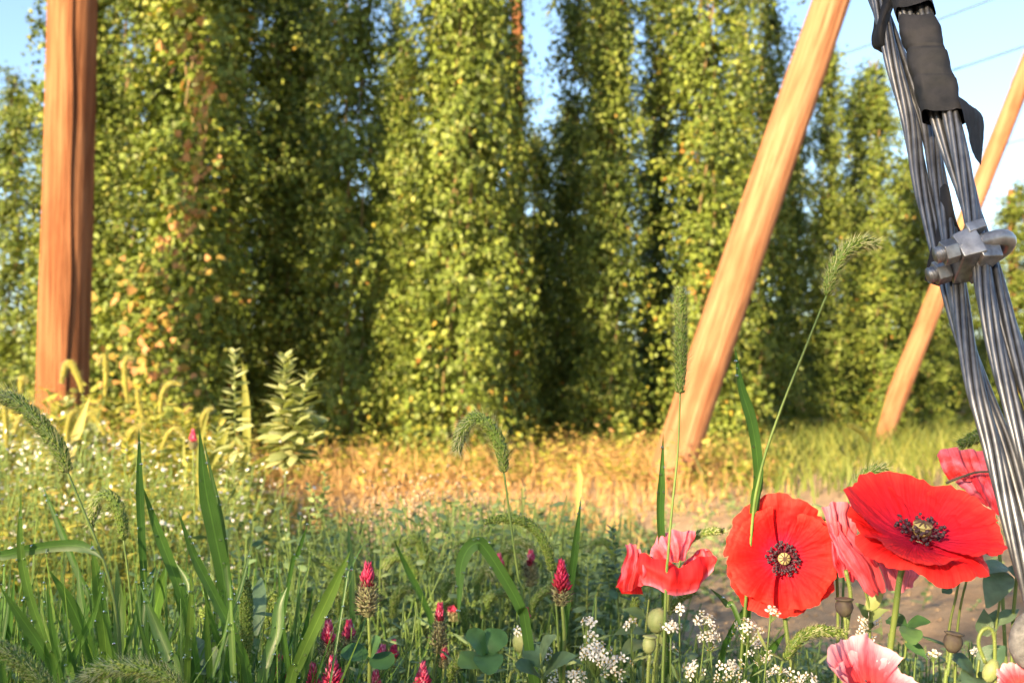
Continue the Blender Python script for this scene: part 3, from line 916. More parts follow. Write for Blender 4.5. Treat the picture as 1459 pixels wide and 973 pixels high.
# ================================================================== foreground materials
def petal_mat(name, tstops, streak=.16, trans=.27, pale=None, sheen=.2):
    """poppy petal: colour from the base (t=0) to the rim (t=1), fine radial veins; pale = washed-out patches of an ageing petal"""
    m, nt, pb, out = mat(name)
    a, b = attr(nt, "t"), attr(nt, "var")
    cx = nt.nodes.new("ShaderNodeCombineXYZ")
    nt.links.new(b.outputs["Fac"], cx.inputs[0]); nt.links.new(a.outputs["Fac"], cx.inputs[1])
    mp = nt.nodes.new("ShaderNodeMapping"); mp.inputs["Scale"].default_value = (34, 2.2, 1)
    nt.links.new(cx.outputs[0], mp.inputs[0])
    nz = nt.nodes.new("ShaderNodeTexNoise"); nz.inputs["Scale"].default_value = 1; nz.inputs["Detail"].default_value = 5
    nt.links.new(mp.outputs[0], nz.inputs["Vector"])
    mp2 = nt.nodes.new("ShaderNodeMapping"); mp2.inputs["Scale"].default_value = (5, 3.2, 1)
    nt.links.new(cx.outputs[0], mp2.inputs[0])
    nz2 = nt.nodes.new("ShaderNodeTexNoise"); nz2.inputs["Scale"].default_value = 1; nz2.inputs["Detail"].default_value = 4
    nt.links.new(mp2.outputs[0], nz2.inputs["Vector"])
    r = ramp_node(nt, tstops)
    ad = nt.nodes.new("ShaderNodeMath"); ad.operation = 'MULTIPLY_ADD'; ad.inputs[1].default_value = .22; ad.inputs[2].default_value = -.11
    nt.links.new(nz2.outputs["Fac"], ad.inputs[0])
    ad2 = nt.nodes.new("ShaderNodeMath"); ad2.operation = 'ADD'
    nt.links.new(ad.outputs[0], ad2.inputs[0]); nt.links.new(a.outputs["Fac"], ad2.inputs[1])
    nt.links.new(ad2.outputs[0], r.inputs[0])
    col = r.outputs[0]
    if pale:
        r2 = ramp_node(nt, [(.44, (0, 0, 0)), (.66, (1, 1, 1))])
        mp3 = nt.nodes.new("ShaderNodeMapping"); mp3.inputs["Scale"].default_value = (4.5, 4.0, 1)
        nt.links.new(cx.outputs[0], mp3.inputs[0])
        nz3 = nt.nodes.new("ShaderNodeTexNoise"); nz3.inputs["Scale"].default_value = 1; nz3.inputs["Detail"].default_value = 7; nz3.inputs["Roughness"].default_value = .62
        nt.links.new(mp3.outputs[0], nz3.inputs["Vector"])
        nt.links.new(nz3.outputs["Fac"], r2.inputs[0])
        mx = nt.nodes.new("ShaderNodeMix"); mx.data_type = 'RGBA'
        nt.links.new(r2.outputs[0], mx.inputs[0]); nt.links.new(col, mx.inputs[6]); mx.inputs[7].default_value = (*pale, 1)
        col = mx.outputs[2]
    hs = nt.nodes.new("ShaderNodeHueSaturation")
    mr = nt.nodes.new("ShaderNodeMapRange"); mr.inputs[1].default_value = .3; mr.inputs[2].default_value = .7; mr.inputs[3].default_value = 1 - streak; mr.inputs[4].default_value = 1 + streak
    nt.links.new(nz.outputs["Fac"], mr.inputs[0]); nt.links.new(mr.outputs[0], hs.inputs["Value"]); nt.links.new(col, hs.inputs["Color"])
    col = hs.outputs[0]
    nt.links.new(col, pb.inputs["Base Color"])
    pb.inputs["Roughness"].default_value = .62
    pb.inputs["Specular IOR Level"].default_value = .18
    bp = nt.nodes.new("ShaderNodeBump"); bp.inputs["Strength"].default_value = .6; bp.inputs["Distance"].default_value = .0010
    nt.links.new(nz.outputs["Fac"], bp.inputs["Height"]); nt.links.new(bp.outputs[0], pb.inputs["Normal"])
    tb = nt.nodes.new("ShaderNodeBsdfTranslucent"); nt.links.new(col, tb.inputs[0])
    ms = nt.nodes.new("ShaderNodeMixShader"); ms.inputs[0].default_value = trans
    nt.links.new(pb.outputs[0], ms.inputs[1]); nt.links.new(tb.outputs[0], ms.inputs[2]); nt.links.new(ms.outputs[0], out.inputs["Surface"])
    return m


RED = petal_mat("poppy_red", [(.10, (.16, .003, .015)), (.22, (.56, .008, .045)), (.45, (.60, .006, .014)), (.8, (.68, .014, .012)), (1, (.72, .036, .026))], streak=.32)
RED2 = petal_mat("poppy_scarlet", [(.08, (.36, .005, .025)), (.25, (.56, .012, .055)), (.55, (.62, .010, .024)), (.85, (.68, .014, .018)), (1, (.72, .034, .028))], streak=.32)
PINK = petal_mat("poppy_faded", [(0, (.62, .015, .03)), (.45, (.85, .035, .03)), (.8, (.74, .06, .07)), (1, (.68, .17, .22))], pale=(.64, .20, .29), streak=.3)
PINK2 = petal_mat("poppy_withered", [(0, (.50, .015, .04)), (.5, (.74, .05, .07)), (1, (.72, .22, .26))], pale=(.58, .17, .26), streak=.34)
FADE = petal_mat("poppy_fading", [(0, (.80, .018, .03)), (.6, (.84, .03, .03)), (.84, (.76, .07, .09)), (1, (.62, .18, .25))], streak=.3)
PINKRIM = petal_mat("poppy_pale_rim", [(0, (.80, .02, .04)), (.40, (.86, .05, .05)), (.62, (.80, .05, .07)), (.82, (.74, .17, .23)), (1, (.74, .40, .46))], streak=.1)
ANTHER = plain_mat("anther", (.028, .014, .022), .7, color2=(.06, .035, .05), nscale=300)
FILAMENT = plain_mat("filament", (.09, .012, .03), .6)
POD = plain_mat("pod_pale", (.34, .27, .12), .6, color2=(.25, .24, .10), nscale=200)
PODDARK = plain_mat("pod_dark", (.035, .026, .028), .8, color2=(.075, .065, .04), nscale=160, bump=.4)
STIGMA = plain_mat("stigma", (.07, .04, .03), .8)
BUDG = plain_mat("bud_green", (.15, .20, .07), .6, color2=(.22, .25, .11), nscale=160)
STEMP = plain_mat("poppy_stem", (.10, .16, .035), .5, color2=(.16, .20, .05), nscale=30)
HAIR = plain_mat("pale_hair", (.45, .46, .30), .5)
FOX = leaf_mat("foxtail_spikelet", [(0, (.07, .14, .025)), (.5, (.16, .25, .045)), (1, (.28, .34, .08))], trans=.3, rough=.5)
FOXLIT = leaf_mat("foxtail_spikelet_sunlit", [(0, (.28, .29, .05)), (1, (.52, .46, .10))], trans=.4, rough=.5)  # lit copy of the spikelet colour, warm sunlight painted in
BRISTLE = leaf_mat("bristle", [(0, (.42, .46, .25)), (1, (.70, .68, .48))], trans=.4, rough=.45)
CLOVER = leaf_mat("crimson_floret", [(0, (.30, .012, .03)), (.4, (.60, .03, .11)), (.7, (.78, .11, .22)), (1, (.84, .36, .44))], trans=.3, rough=.5, tint=(1, .8, .8))
CALYX = leaf_mat("spent_calyx", [(0, (.12, .06, .05)), (.4, (.25, .26, .12)), (1, (.44, .42, .26))], trans=.3, rough=.7)
TEETH = plain_mat("dark_teeth", (.06, .03, .035), .7)
CLEAF = leaf_mat("clover_leaf", [(0, (.045, .12, .04)), (.5, (.08, .18, .06)), (1, (.13, .24, .08))], trans=.35, rough=.45, noise=.15, nscale=140)
BLUELEAF = leaf_mat("grey_green_leaf", [(0, (.05, .11, .065)), (.5, (.085, .16, .09)), (1, (.16, .23, .13))], trans=.3, rough=.5, noise=.2, nscale=150)
YELLOW = leaf_mat("yellow_ray", [(0, (.62, .34, .02)), (1, (.78, .52, .04))], trans=.3, rough=.6)
STEEL = plain_mat("galvanised_wire", (.085, .092, .11), .45, .8, color2=(.16, .17, .19), nscale=90)
ZINC = plain_mat("galvanised_casting", (.17, .175, .19), .40, .75, color2=(.34, .355, .38), nscale=110, bump=.2)
TAPE = plain_mat("black_tape", (.007, .009, .013), .7, spec=.16, color2=(.018, .019, .025), nscale=60, bump=.5)


# ================================================================== helpers for plants near the camera
def path(px, d0, d1=None, n=24):
    d1 = d0 if d1 is None else d1
    k = len(px)
    return spline([P(x, y, d0 + (d1 - d0) * i / max(1, k - 1)) for i, (x, y) in enumerate(px)], n)


def rooted(px, d0, d1=None, n=30, dx=0.0, dy=0.0):
    """a stem along photo points, carried on down to the ground"""
    d1 = d0 if d1 is None else d1
    k = len(px)
    pts = [P(x, y, d0 + (d1 - d0) * i / max(1, k - 1)) for i, (x, y) in enumerate(px)]
    e = pts[-1]
    t = unit(pts[-1] - pts[-2])
    if e[2] > .03:
        m = e + np.array((t[0] * .3 * e[2] + dx * .5, t[1] * .3 * e[2] + dy * .5, -.5 * e[2]))
        m[2] = e[2] * .5
        g = np.array((m[0] + t[0] * .1 * e[2] + dx * .5, m[1] + dy * .5, 0.0))
        pts += [m, g]
    return spline(pts, n)


def leafpatch(mb, base, tip, width, up, cup=.15, bend=.12, shape="oval", var=.5, nu=7, nv=11, wave=.0, seed=0):
    base, tip = np.asarray(base, float), np.asarray(tip, float)
    L = np.linalg.norm(tip - base)
    y = (tip - base) / L
    x = np.cross(y, np.asarray(up, float)); x /= np.linalg.norm(x) + 1e-9
    z = np.cross(x, y)
    v = np.linspace(0, 1, nv)[:, None]
    uu = np.linspace(-1, 1, nu)[None]
    if shape == "oval": w = np.sin(np.pi * np.clip(v, 0.02, .985) ** .85) ** .8
    elif shape == "round": w = np.sin(np.pi * np.clip(v, 0.03, .97) ** 1.25) ** .55
    else: w = np.sin(np.pi * np.clip(v, 0.03, .99) ** .7) ** 1.1
    X = uu * w * width * .5
    Z = cup * np.abs(uu) ** 1.5 * w * width * .5 + bend * L * (np.sin(np.pi * v) + 0 * uu)
    Z = Z + wave * width * np.sin(v * 14 + seed + uu * 2) * np.abs(uu)
    V = base + X[..., None] * x + (v * L + 0 * uu)[..., None] * y + Z[..., None] * z
    mb.grid(V, var, np.abs(uu) + 0 * v)


def hairs(mb, pts, rad, n, length, width=.00025, fwd=.2, seed=0):
    r = np.random.default_rng(seed)
    k = len(pts)
    T = unit(np.gradient(pts, axis=0))
    i = r.integers(0, k, n)
    rn = unit(r.normal(size=(n, 3)))
    nn = unit(rn - T[i] * np.sum(rn * T[i], 1)[:, None])
    ra = np.broadcast_to(rad, (k,))[i]
    ax = unit(nn + T[i] * fwd)
    R_ = frames(ax, T[i])
    R_[:, :, 0] *= width
    R_[:, :, 1] *= (length * r.uniform(.5, 1.1, n))[:, None]
    # shift within segment
    seg = T[i] * (np.linalg.norm(pts[1] - pts[0]) * r.uniform(-.5, .5, n))[:, None]
    mb.scatter(TRI_V, TRI_F, R_, pts[i] + nn * ra[:, None] * .9 + seg, r.random(n))


def foxtail(label, head_px, stem_px, d, w_px=22, hair_px=14, ds=None, m=None, seed=1, group=None, dense=1.0, dx=0, dy=0):
    """head_px from neck to tip; stem_px from neck downward"""
    m = m or FOX
    hair_px = hair_px * 1.3
    hp = path(head_px, d, d, 40)
    sp = rooted(stem_px, d, ds or d, 36, dx, dy)
    root = empty("foxtail", sp[-1], label, "foxtail", group)
    loc = sp[-1]
    r = np.random.default_rng(seed)
    mb = MB()
    mb.tube(sp, np.linspace(.0007, .0013, len(sp)), 6)
    mb.build("stem", STEM, root, loc)
    R0 = w_px / FPX * d * .58
    L = np.sum(np.linalg.norm(np.diff(hp, axis=0), axis=1))
    s_ = np.linspace(0, 1, 40)
    rad = R0 * np.clip(np.minimum(.55 + s_ * 2.2, 1.0), 0, 1) * np.clip((1.02 - s_) * 4.0, .25, 1) ** .6
    T = unit(np.gradient(hp, axis=0))
    mb = MB()
    mb.tube(hp, rad * .62, 8, var=.25)
    n = int(dense * max(260, 560 * L / .055))
    f = np.sort(r.random(n)) * 39
    i = f.astype(int).clip(0, 38)
    c = hp[i] + (hp[i + 1] - hp[i]) * (f - i)[:, None]
    rn = unit(r.normal(size=(n, 3)))
    nn = unit(rn - T[i] * np.sum(rn * T[i], 1)[:, None])
    ax = unit(nn * .75 + T[i] * .7)
    ln = R0 * r.uniform(.34, .56, n)
    R_ = frames(ax, T[i] + .01, ln)
    R_[:, :, 0] *= .62; R_[:, :, 2] *= .62
    mb.scatter(BUD_V, BUD_F, R_, c + nn * (rad[i] * .48)[:, None], np.clip(r.normal(.5, .25, n), 0, 1))
    h = mb.build("seed_head", m, root, loc)
    if hair_px:
        mb = MB()
        hairs(mb, hp, rad * .8, int(dense * max(260, 680 * L / .055)), hair_px / FPX * d, .00034, .75, seed)
        mb.build("bristles", BRISTLE, h, loc)
    return root


def cloth(mb, ctrl, d, n=44, crinkle=.0016, freq=160, seed=0, fold=0.0, foldn=5, m_t=None):
    """a thin curved sheet through a net of points: ctrl[row][col] = (px, py, depth offset in metres)"""
    C = np.array([[P(x, y, d + dd) for x, y, dd in row] for row in ctrl])
    a, b = C.shape[:2]
    A = np.stack([spline(C[:, j], n) for j in range(b)], 1)
    V = np.stack([spline(A[i], n) for i in range(n)], 0)
    uu, vv = np.meshgrid(np.linspace(0, 1, n), np.linspace(0, 1, n))
    nr = np.cross(np.gradient(V, axis=0), np.gradient(V, axis=1))
    nr = unit(nr)
    off = crinkle * vnoise(V, seed, freq) + .5 * crinkle * vnoise(V, seed + 1, freq * 2.6) + fold * np.sin(uu * TAU * foldn * .5 + 1.5 * vnoise(V, seed + 2, 60) + seed)
    V = V + nr * off[..., None]
    t = vv if m_t is None else m_t(uu, vv)
    mb.grid(V, uu * .9 + seed * 1.7, t)


def flower_basis(axis):
    a = unit(np.asarray(axis, float))
    x = unit(np.cross(a, (0, 0, 1.0)))
    y = np.cross(x, a)   # up-ish in the flower's plane
    return a, -x, y


def petal(parent, loc, c, axis, R, phi, half, cup, lift=0.0, seed=0, m=RED, ruff=.06, crink=.02, flare=.0, power=1.7, nu=72, nv=44, label=None, rscale=None, droop=None):
    a, X, Y = flower_basis(axis)
    u = np.linspace(-1, 1, nu)[None]
    v = np.linspace(.06, 1, nv)[:, None]
    r = np.random.default_rng(seed)
    ph = phi + u * half * (1 - .15 * (1 - v))
    edge = 1 - .10 * np.abs(u) ** 4 + .035 * np.sin(5 * u + r.uniform(0, 6)) + .02 * np.sin(13 * u + r.uniform(0, 6)) + .014 * np.sin(29 * u + r.uniform(0, 6)) + .012 * np.sin(53 * u + r.uniform(0, 6)) * np.sin(7 * u) - .03 * np.exp(-((u - r.uniform(-.7, .7)) / .03) ** 2)
    rr = R * v * (1 + (edge - 1) * v ** 3)
    if rscale is not None: rr = rr * rscale
    q = np.stack([ph * 3, v * 3 + 0 * u, 0 * ph + seed], -1)
    h = R * (cup * v ** power - flare * v ** 6 + lift)
    h = h + R * ruff * v ** 2.5 * (np.sin(3.1 * u * math.pi + r.uniform(0, 6)) + .6 * np.sin(5.3 * u * math.pi + r.uniform(0, 6)))
    h = h + R * crink * (v ** .7) * (vnoise(q * (4, 1.2, 1), seed, 1.6) + .6 * vnoise(q * (9, 1.5, 1), seed + 3, 1.6))
    h = h + R * .012 * vnoise(q * (4, 6, 1), seed + 5, 2.0) * v + R * .007 * vnoise(q * (7, 9, 1), seed + 6, 3.4) * v ** .5
    if droop is not None: h = h + R * droop * v ** 2 * (1 + 0 * u)
    V = c + (rr * np.cos(ph))[..., None] * X + (rr * np.sin(ph))[..., None] * Y + h[..., None] * a
    mb = MB()
    mb.grid(V, u * half + 0 * v + seed * 1.37, v + 0 * u)
    o = mb.build("petal", m, parent, loc)
    if label: o["label"] = label
    return o


def poppy_centre(root, loc, c, axis, rs, pod_r, seed=0, n=85, pod_m=POD):
    """ring of dark stamens and the pale pod with its star of stigma rays"""
    a, X, Y = flower_basis(axis)
    r = np.random.default_rng(seed)
    mb, fb = MB(), MB()
    ph = r.random(n) * TAU
    q = rs * r.uniform(.52, 1.0, n)
    hh = rs * r.uniform(.15, .55, n)
    tip = c + (q * np.cos(ph))[:, None] * X + (q * np.sin(ph))[:, None] * Y + hh[:, None] * a
    st = c + (.25 * q * np.cos(ph))[:, None] * X + (.25 * q * np.sin(ph))[:, None] * Y
    many_stems(fb, st, tip, .00028)
    ax = unit(r.normal(size=(n, 3)))
    mb.scatter(BUD_V - (0, .5, 0), BUD_F, frames(ax, np.broadcast_to(a + .01, ax.shape), rs * r.uniform(.14, .22, n)), tip, r.random(n))
    s_ = mb.build("stamens", ANTHER, root, loc)
    fb.build("filaments", FILAMENT, s_, loc)
    pm = MB()
    prof = [(0, 0), (.55, .05), (.95, .5), (1.0, .9), (.8, 1.25), (1.02, 1.34), (1.0, 1.45), (.5, 1.6), (.02, 1.66)]
    k = 20
    V = np.array([[c + pod_r * (f * math.cos(t) * X + f * math.sin(t) * Y) * (1 + .03 * math.cos(10 * t)) + pod_r * h * a for t in np.linspace(0, TAU, k)] for f, h in prof])
    pm.grid(V)
    pod = pm.build("seed_pod", pod_m, root, loc)
    rm = MB()
    for j in range(9):
        t = j * TAU / 9 + .2
        p0 = c + pod_r * 1.68 * a
        p1 = c + pod_r * (.95 * (math.cos(t) * X + math.sin(t) * Y) + 1.47 * a)
        pm_ = (p0 + p1) / 2 + .10 * pod_r * a
        rm.tube(spline([p0, pm_, p1], 6), .09 * pod_r, 5)
    rm.build("stigma_rays", STIGMA, pod, loc)


def poppy_stem(root, loc, sp, r=.0016, hair=True, seed=0):
    mb = MB()
    mb.tube(sp, r, 8)
    s_ = mb.build("stem", STEMP, root, loc)
    if hair:
        mb = MB()
        hairs(mb, sp, np.full(len(sp), r), 220, .0035, .00022, 0, seed)
        mb.build("stem_hairs", HAIR, s_, loc)
    return s_


# ================================================================== poppies
# the one that faces the camera
dB = .74
cB = P(1115, 795, dB)
sp = rooted([(1110, 812), (1117, 870), (1124, 925), (1131, 980)], dB + .012, dB + .0)
pop = empty("poppy", sp[-1], "bright red poppy with open round face turned to the viewer and a dark stamen ring", "poppy", "open red poppies")
axB = (-.06, -1, .10)
RB = 83 / FPX * dB
petal(pop, sp[-1], cB + np.array((0, .006, 0)), axB, RB * 1.02, math.radians(268), math.radians(88), .20, -.05, 1, RED, .05, .03, .10)
petal(pop, sp[-1], cB + np.array((0, .005, 0)), axB, RB * 1.05, math.radians(96), math.radians(84), .25, -.04, 2, RED, .045, .026, .10)
petal(pop, sp[-1], cB + np.array((0, .002, 0)), axB, RB * .92, math.radians(178), math.radians(78), .34, 0, 3, RED, .04, .024, .12)
petal(pop, sp[-1], cB + np.array((0, .001, 0)), axB, RB * .90, math.radians(-8), math.radians(80), .34, .02, 4, RED, .04, .024, .12)
poppy_centre(pop, sp[-1], cB + np.array((0, -.001, 0)), axB, 25 / FPX * dB, 8.5 / FPX * dB, 1, 110)
poppy_stem(pop, sp[-1], sp, .0015, True, 1)

# the largest one, seen from above its lip
dC = .68
cC = P(1309, 772, dC)
sp = rooted([(1300, 790), (1284, 815), (1276, 870), (1268, 930), (1262, 985)], dC + .004, dC + .02)
pop = empty("poppy", sp[-1], "largest scarlet poppy, tilted like a saucer in front of the steel cable", "poppy", "open red poppies")
axC = (.10, -.37, .93)
RC = 104 / FPX * dC
petal(pop, sp[-1], cC, axC, RC * .94, math.radians(266), math.radians(100), .28, -.02, 11, RED2, .05, .030, .32, label="front petal hanging over the stem")
petal(pop, sp[-1], cC, axC, RC * 1.12, math.radians(84), math.radians(98), .46, -.02, 12, RED2, .035, .022, .02)
petal(pop, sp[-1], cC + unit(np.array(axC)) * .001, axC, RC * .98, math.radians(180), math.radians(92), .24, .0, 13, RED2, .04, .022, .05)
petal(pop, sp[-1], cC + unit(np.array(axC)) * .002, axC, RC * 1.04, math.radians(2), math.radians(86), .30, .02, 14, RED2, .04, .022, .06)
poppy_centre(pop, sp[-1], cC + unit(np.array(axC)) * .004, axC, 36 / FPX * dC, 13.5 / FPX * dC, 2, 70)
poppy_stem(pop, sp[-1], sp, .0020, True, 2)

# the pale-rimmed one at the bottom edge
dF = .60
cF = P(1246, 1004, dF)
sp = rooted([(1248, 1020), (1250, 1070)], dF + .004, dF + .01)
pop = empty("poppy", sp[-1], "fading poppy with pale pink rim cut by the bottom edge, below the largest poppy", "poppy")
axF = (.32, -.42, .85)
RF = 80 / FPX * dF
petal(pop, sp[-1], cF, axF, RF * 1.12, math.radians(100), math.radians(78), .52, 0, 21, PINKRIM, .05, .02, .0)
petal(pop, sp[-1], cF, axF, RF * .95, math.radians(20), math.radians(70), .40, 0, 22, PINKRIM, .05, .02, .0)
petal(pop, sp[-1], cF, axF, RF * .95, math.radians(185), math.radians(60), .55, 0, 23, PINKRIM, .05, .02, .0)
petal(pop, sp[-1], cF, axF, RF, math.radians(275), math.radians(75), .22, 0, 24, PINKRIM, .05, .02, .0)
poppy_centre(pop, sp[-1], cF + unit(np.array(axF)) * .002, axF, 30 / FPX * dF, 10 / FPX * dF, 3, 70)
poppy_stem(pop, sp[-1], sp, .0016, True, 3)

# the folded, wilting one on the left
dA = .74
sp = rooted([(952, 842), (950, 880), (946, 930), (944, 980)], dA, dA)
pop = empty("poppy", sp[-1], "wilting poppy with folded red petals and pinkish backs, beside the soil path", "poppy", "wilting poppies")
loc = sp[-1]


def sheet(name, m, ctrl, d, seed, crinkle=.0012, fold=0.0, foldn=5, label=None, n=46, m_t=None, parent=None, at=None):
    mb = MB()
    cloth(mb, ctrl, d, n, crinkle, 150, seed, fold, foldn, m_t)
    o = mb.build(name, m, parent if parent is not None else pop, at if at is not None else loc)
    if label: o["label"] = label
    return o


sheet("petal", PINK, [[(925, 790, -.001), (938, 768, .004), (962, 757, .006), (990, 755, .002)],
                       [(932, 796, -.004), (948, 783, -.003), (966, 776, -.001), (989, 770, -.001)],
                       [(945, 804, -.004), (956, 801, -.004), (966, 800, -.002), (974, 796, 0)]], dA, 31, .0028, .0018, 7, "upper petal, pink on its back", m_t=lambda u, v: 1 - v * .45)
sheet("petal", FADE, [[(912, 790, -.006), (935, 797, -.010), (968, 808, -.009), (998, 792, .002), (1017, 790, .006)],
                      [(908, 806, -.012), (938, 815, -.018), (970, 826, -.016), (1000, 812, -.004), (1021, 798, .003)],
                      [(915, 828, -.010), (940, 838, -.016), (970, 848, -.014), (998, 836, -.006), (1017, 812, .0)]], dA, 32, .0030, .0013, 6, "front petal, red with a paling hem", m_t=lambda u, v: np.clip(.30 + .75 * v ** 2.5 + .5 * np.clip(u - .75, 0, 1), 0, 1))
sheet("petal", PINK, [[(968, 808, -.004), (985, 795, .004), (1003, 785, .008), (1019, 792, .004)],
                      [(975, 805, .0), (988, 792, .006), (1003, 783, .009), (1021, 797, .003)],
                      [(990, 833, .0), (1003, 825, .0), (1012, 812, .0), (1020, 802, .002)]], dA + .004, 33, .0026, .0012, 6, m_t=lambda u, v: .4 + .5 * v)
sheet("petal", PINK, [[(892, 776, .0), (900, 774, -.002), (908, 780, -.002), (914, 788, -.003)],
                      [(893, 790, -.003), (903, 790, -.004), (912, 794, -.006), (918, 798, -.008)],
                      [(884, 822, -.006), (896, 816, -.010), (912, 814, -.013), (926, 812, -.015)],
                      [(878, 836, -.004), (890, 844, -.008), (906, 840, -.011), (926, 834, -.013)]], dA, 34, .0034, .0020, 7, "left petal, crumpled and pink veined", m_t=lambda u, v: .95 - .4 * v)
sheet("petal", RED2, [[(884, 818, .002), (895, 805, .004), (910, 800, .004)], [(880, 832, .003), (894, 830, .005), (912, 828, .006)], [(886, 846, .004), (900, 846, .006), (916, 846, .008)]], dA + .002, 35, .001)
poppy_stem(pop, loc, sp, .0013, True, 4)

# the crumpled one between the two open ones
dD = .72
sp = rooted([(1205, 812), (1212, 850), (1206, 900), (1200, 975)], dD, dD)
pop = empty("poppy", sp[-1], "crumpled pink-red withering poppy squeezed between the two open red poppies", "poppy", "wilting poppies")
loc = sp[-1]
sheet("petal", PINK2, [[(1170, 722, 0), (1188, 714, -.003), (1208, 716, 0), (1222, 722, .004)],
                       [(1176, 738, -.004), (1190, 734, -.007), (1205, 738, -.003), (1220, 745, .002)],
                       [(1182, 758, -.003), (1194, 762, -.005), (1208, 768, -.003), (1220, 775, .003)]], dD, 41, .0022, .0018, 6, "pale pink upper petal", m_t=lambda u, v: 1 - .4 * v)
sheet("petal", PINK2, [[(1175, 752, -.002), (1190, 744, -.008), (1206, 748, -.004)],
                       [(1186, 782, -.004), (1206, 774, -.012), (1226, 776, -.006)],
                       [(1206, 812, -.006), (1226, 802, -.014), (1248, 800, -.008)],
                       [(1230, 838, -.004), (1244, 838, -.010), (1262, 838, -.006)],
                       [(1240, 848, -.002), (1250, 849, -.006), (1258, 846, -.003)]], dD, 42, .0024, .0014, 5, "long drooping red petal", m_t=lambda u, v: .35 + .3 * v + .2 * np.abs(u - .5))
sheet("petal", PINK2, [[(1184, 770, .004), (1196, 772, .002), (1206, 785, .002)], [(1186, 800, .006), (1202, 800, .003), (1218, 808, .002)], [(1192, 822, .008), (1206, 828, .005), (1222, 828, .004)]], dD + .002, 43, .0024, .0018, 6, m_t=lambda u, v: .15 + .3 * v)
sheet("petal", PINK2, [[(1250, 800, .004), (1280, 800, .002), (1312, 802, .004)], [(1258, 820, .002), (1286, 818, -.003), (1318, 812, .0)], [(1262, 838, .002), (1285, 842, -.002), (1306, 828, .0)]], dD + .01, 44, .0024, .0016, 6, "pink petal under the open poppy", m_t=lambda u, v: .55 + .45 * v)
sheet("petal", PINK2, [[(1218, 772, -.004), (1240, 784, -.006), (1262, 790, -.004)], [(1228, 785, -.010), (1246, 794, -.012), (1266, 797, -.008)], [(1238, 800, -.006), (1252, 803, -.008), (1266, 803, -.004)]], dD, 45, .0022, .0018, 5, "shrivelled dark petal", m_t=lambda u, v: 0 * v)
poppy_stem(pop, loc, sp, .0014, True, 5)

# the ruffled one behind the cable
dE = .82
sp = rooted([(1418, 735), (1425, 800), (1430, 880)], dE, dE)
pop = empty("poppy", sp[-1], "ruffled pink poppy partly hidden behind the steel cable", "poppy", "wilting poppies")
loc = sp[-1]
sheet("petal", PINK, [[(1334, 648, 0), (1352, 637, -.004), (1372, 640, .0), (1392, 640, -.004), (1410, 646, .002)],
                      [(1342, 664, -.004), (1360, 660, -.012), (1380, 662, -.004), (1400, 664, -.010), (1418, 668, -.004)],
                      [(1352, 682, -.002), (1372, 684, -.008), (1392, 686, -.006), (1410, 692, -.008), (1424, 698, -.004)]], dE, 51, .0018, .0022, 7, "ruffled upper petal with pale hems", m_t=lambda u, v: .95 - .5 * v)
sheet("petal", PINK2, [[(1360, 684, -.004), (1385, 676, -.008), (1410, 684, -.008), (1436, 690, -.004)],
                       [(1378, 700, -.004), (1396, 700, -.012), (1416, 708, -.010), (1436, 712, -.004)],
                       [(1404, 724, 0), (1412, 728, -.006), (1424, 734, -.004), (1436, 732, 0)]], dE, 52, .0020, .0014, 6, "lower crimson petal", m_t=lambda u, v: .1 + .2 * v)
sheet("petal", RED2, [[(1425, 655, .004), (1448, 642, .0), (1472, 650, .002)], [(1430, 680, .0), (1452, 672, -.006), (1478, 676, 0)], [(1432, 706, .002), (1452, 704, -.002), (1470, 700, .002)]], dE, 53, .0016, .0010, 5)
mb = MB(); mb.tube(path([(1348, 688), (1368, 680), (1390, 673), (1410, 672)], dE - .016), .0009, 6)
mb.build("dry_stalk", PODDARK, pop, loc)
poppy_stem(pop, loc, sp, .0014, True, 6)

# a scrap of pink at the corner
dG_ = .60
sp = rooted([(1452, 990), (1452, 1040)], dG_)
pop = empty("poppy", sp[-1], "small pink poppy bloom just peeping in at the bottom corner below the grey anchor eye", "poppy")
loc = sp[-1]
cG = P(1456, 985, dG_)
for k, f in enumerate((60, 150, 240, 330)):
    petal(pop, loc, cG, (-.2, -.5, .9), 34 / FPX * dG_, math.radians(f), math.radians(62), .7, 0, 60 + k, PINKRIM, .08, .03, 0)
poppy_stem(pop, loc, sp, .0012, True, 7)


# ------------------------------------------------------------------ buds and seed pods
def pod(name, label, cat, px, py, d, w_px, h_px, stem_px, m, axis=(0, 0, 1), crown=True, hairy=False, seed=0, group=None):
    c = P(px, py, d)
    sp = rooted(stem_px, d, d)
    root = empty(name, sp[-1], label, cat, group)
    a = unit(np.asarray(axis, float))
    X = unit(np.cross(a, (0.1, 1, 0))); Y = np.cross(a, X)
    w, h = w_px / FPX * d * .5, h_px / FPX * d
    prof = [(.02, -.5), (.45, -.46), (.85, -.25), (1, 0), (.92, .22), (.7, .38)] + ([(1.02, .40), (1.06, .45), (.6, .50), (.02, .5)] if crown else [(.35, .47), (.02, .52)])
    V = np.array([[c + w * f * (1 + .05 * math.sin(9 * t + f * 5)) * (math.cos(t) * X + math.sin(t) * Y) + h * z * a for t in np.linspace(0, TAU, 22)] for f, z in prof])
    mb = MB(); mb.grid(V)
    o = mb.build("seed_pod" if crown else "bud", m, root, sp[-1])
    if hairy:
        mb = MB()
        q = c + a * h * np.linspace(-.45, .45, 12)[:, None]
        hairs(mb, q, w * np.sin(np.linspace(.35, 2.8, 12)), 160, w * .75, .00025, .2, seed)
        mb.build("bud_hairs", HAIR, o, sp[-1])
    poppy_stem(root, sp[-1], sp, .0011, True, seed)
    return root


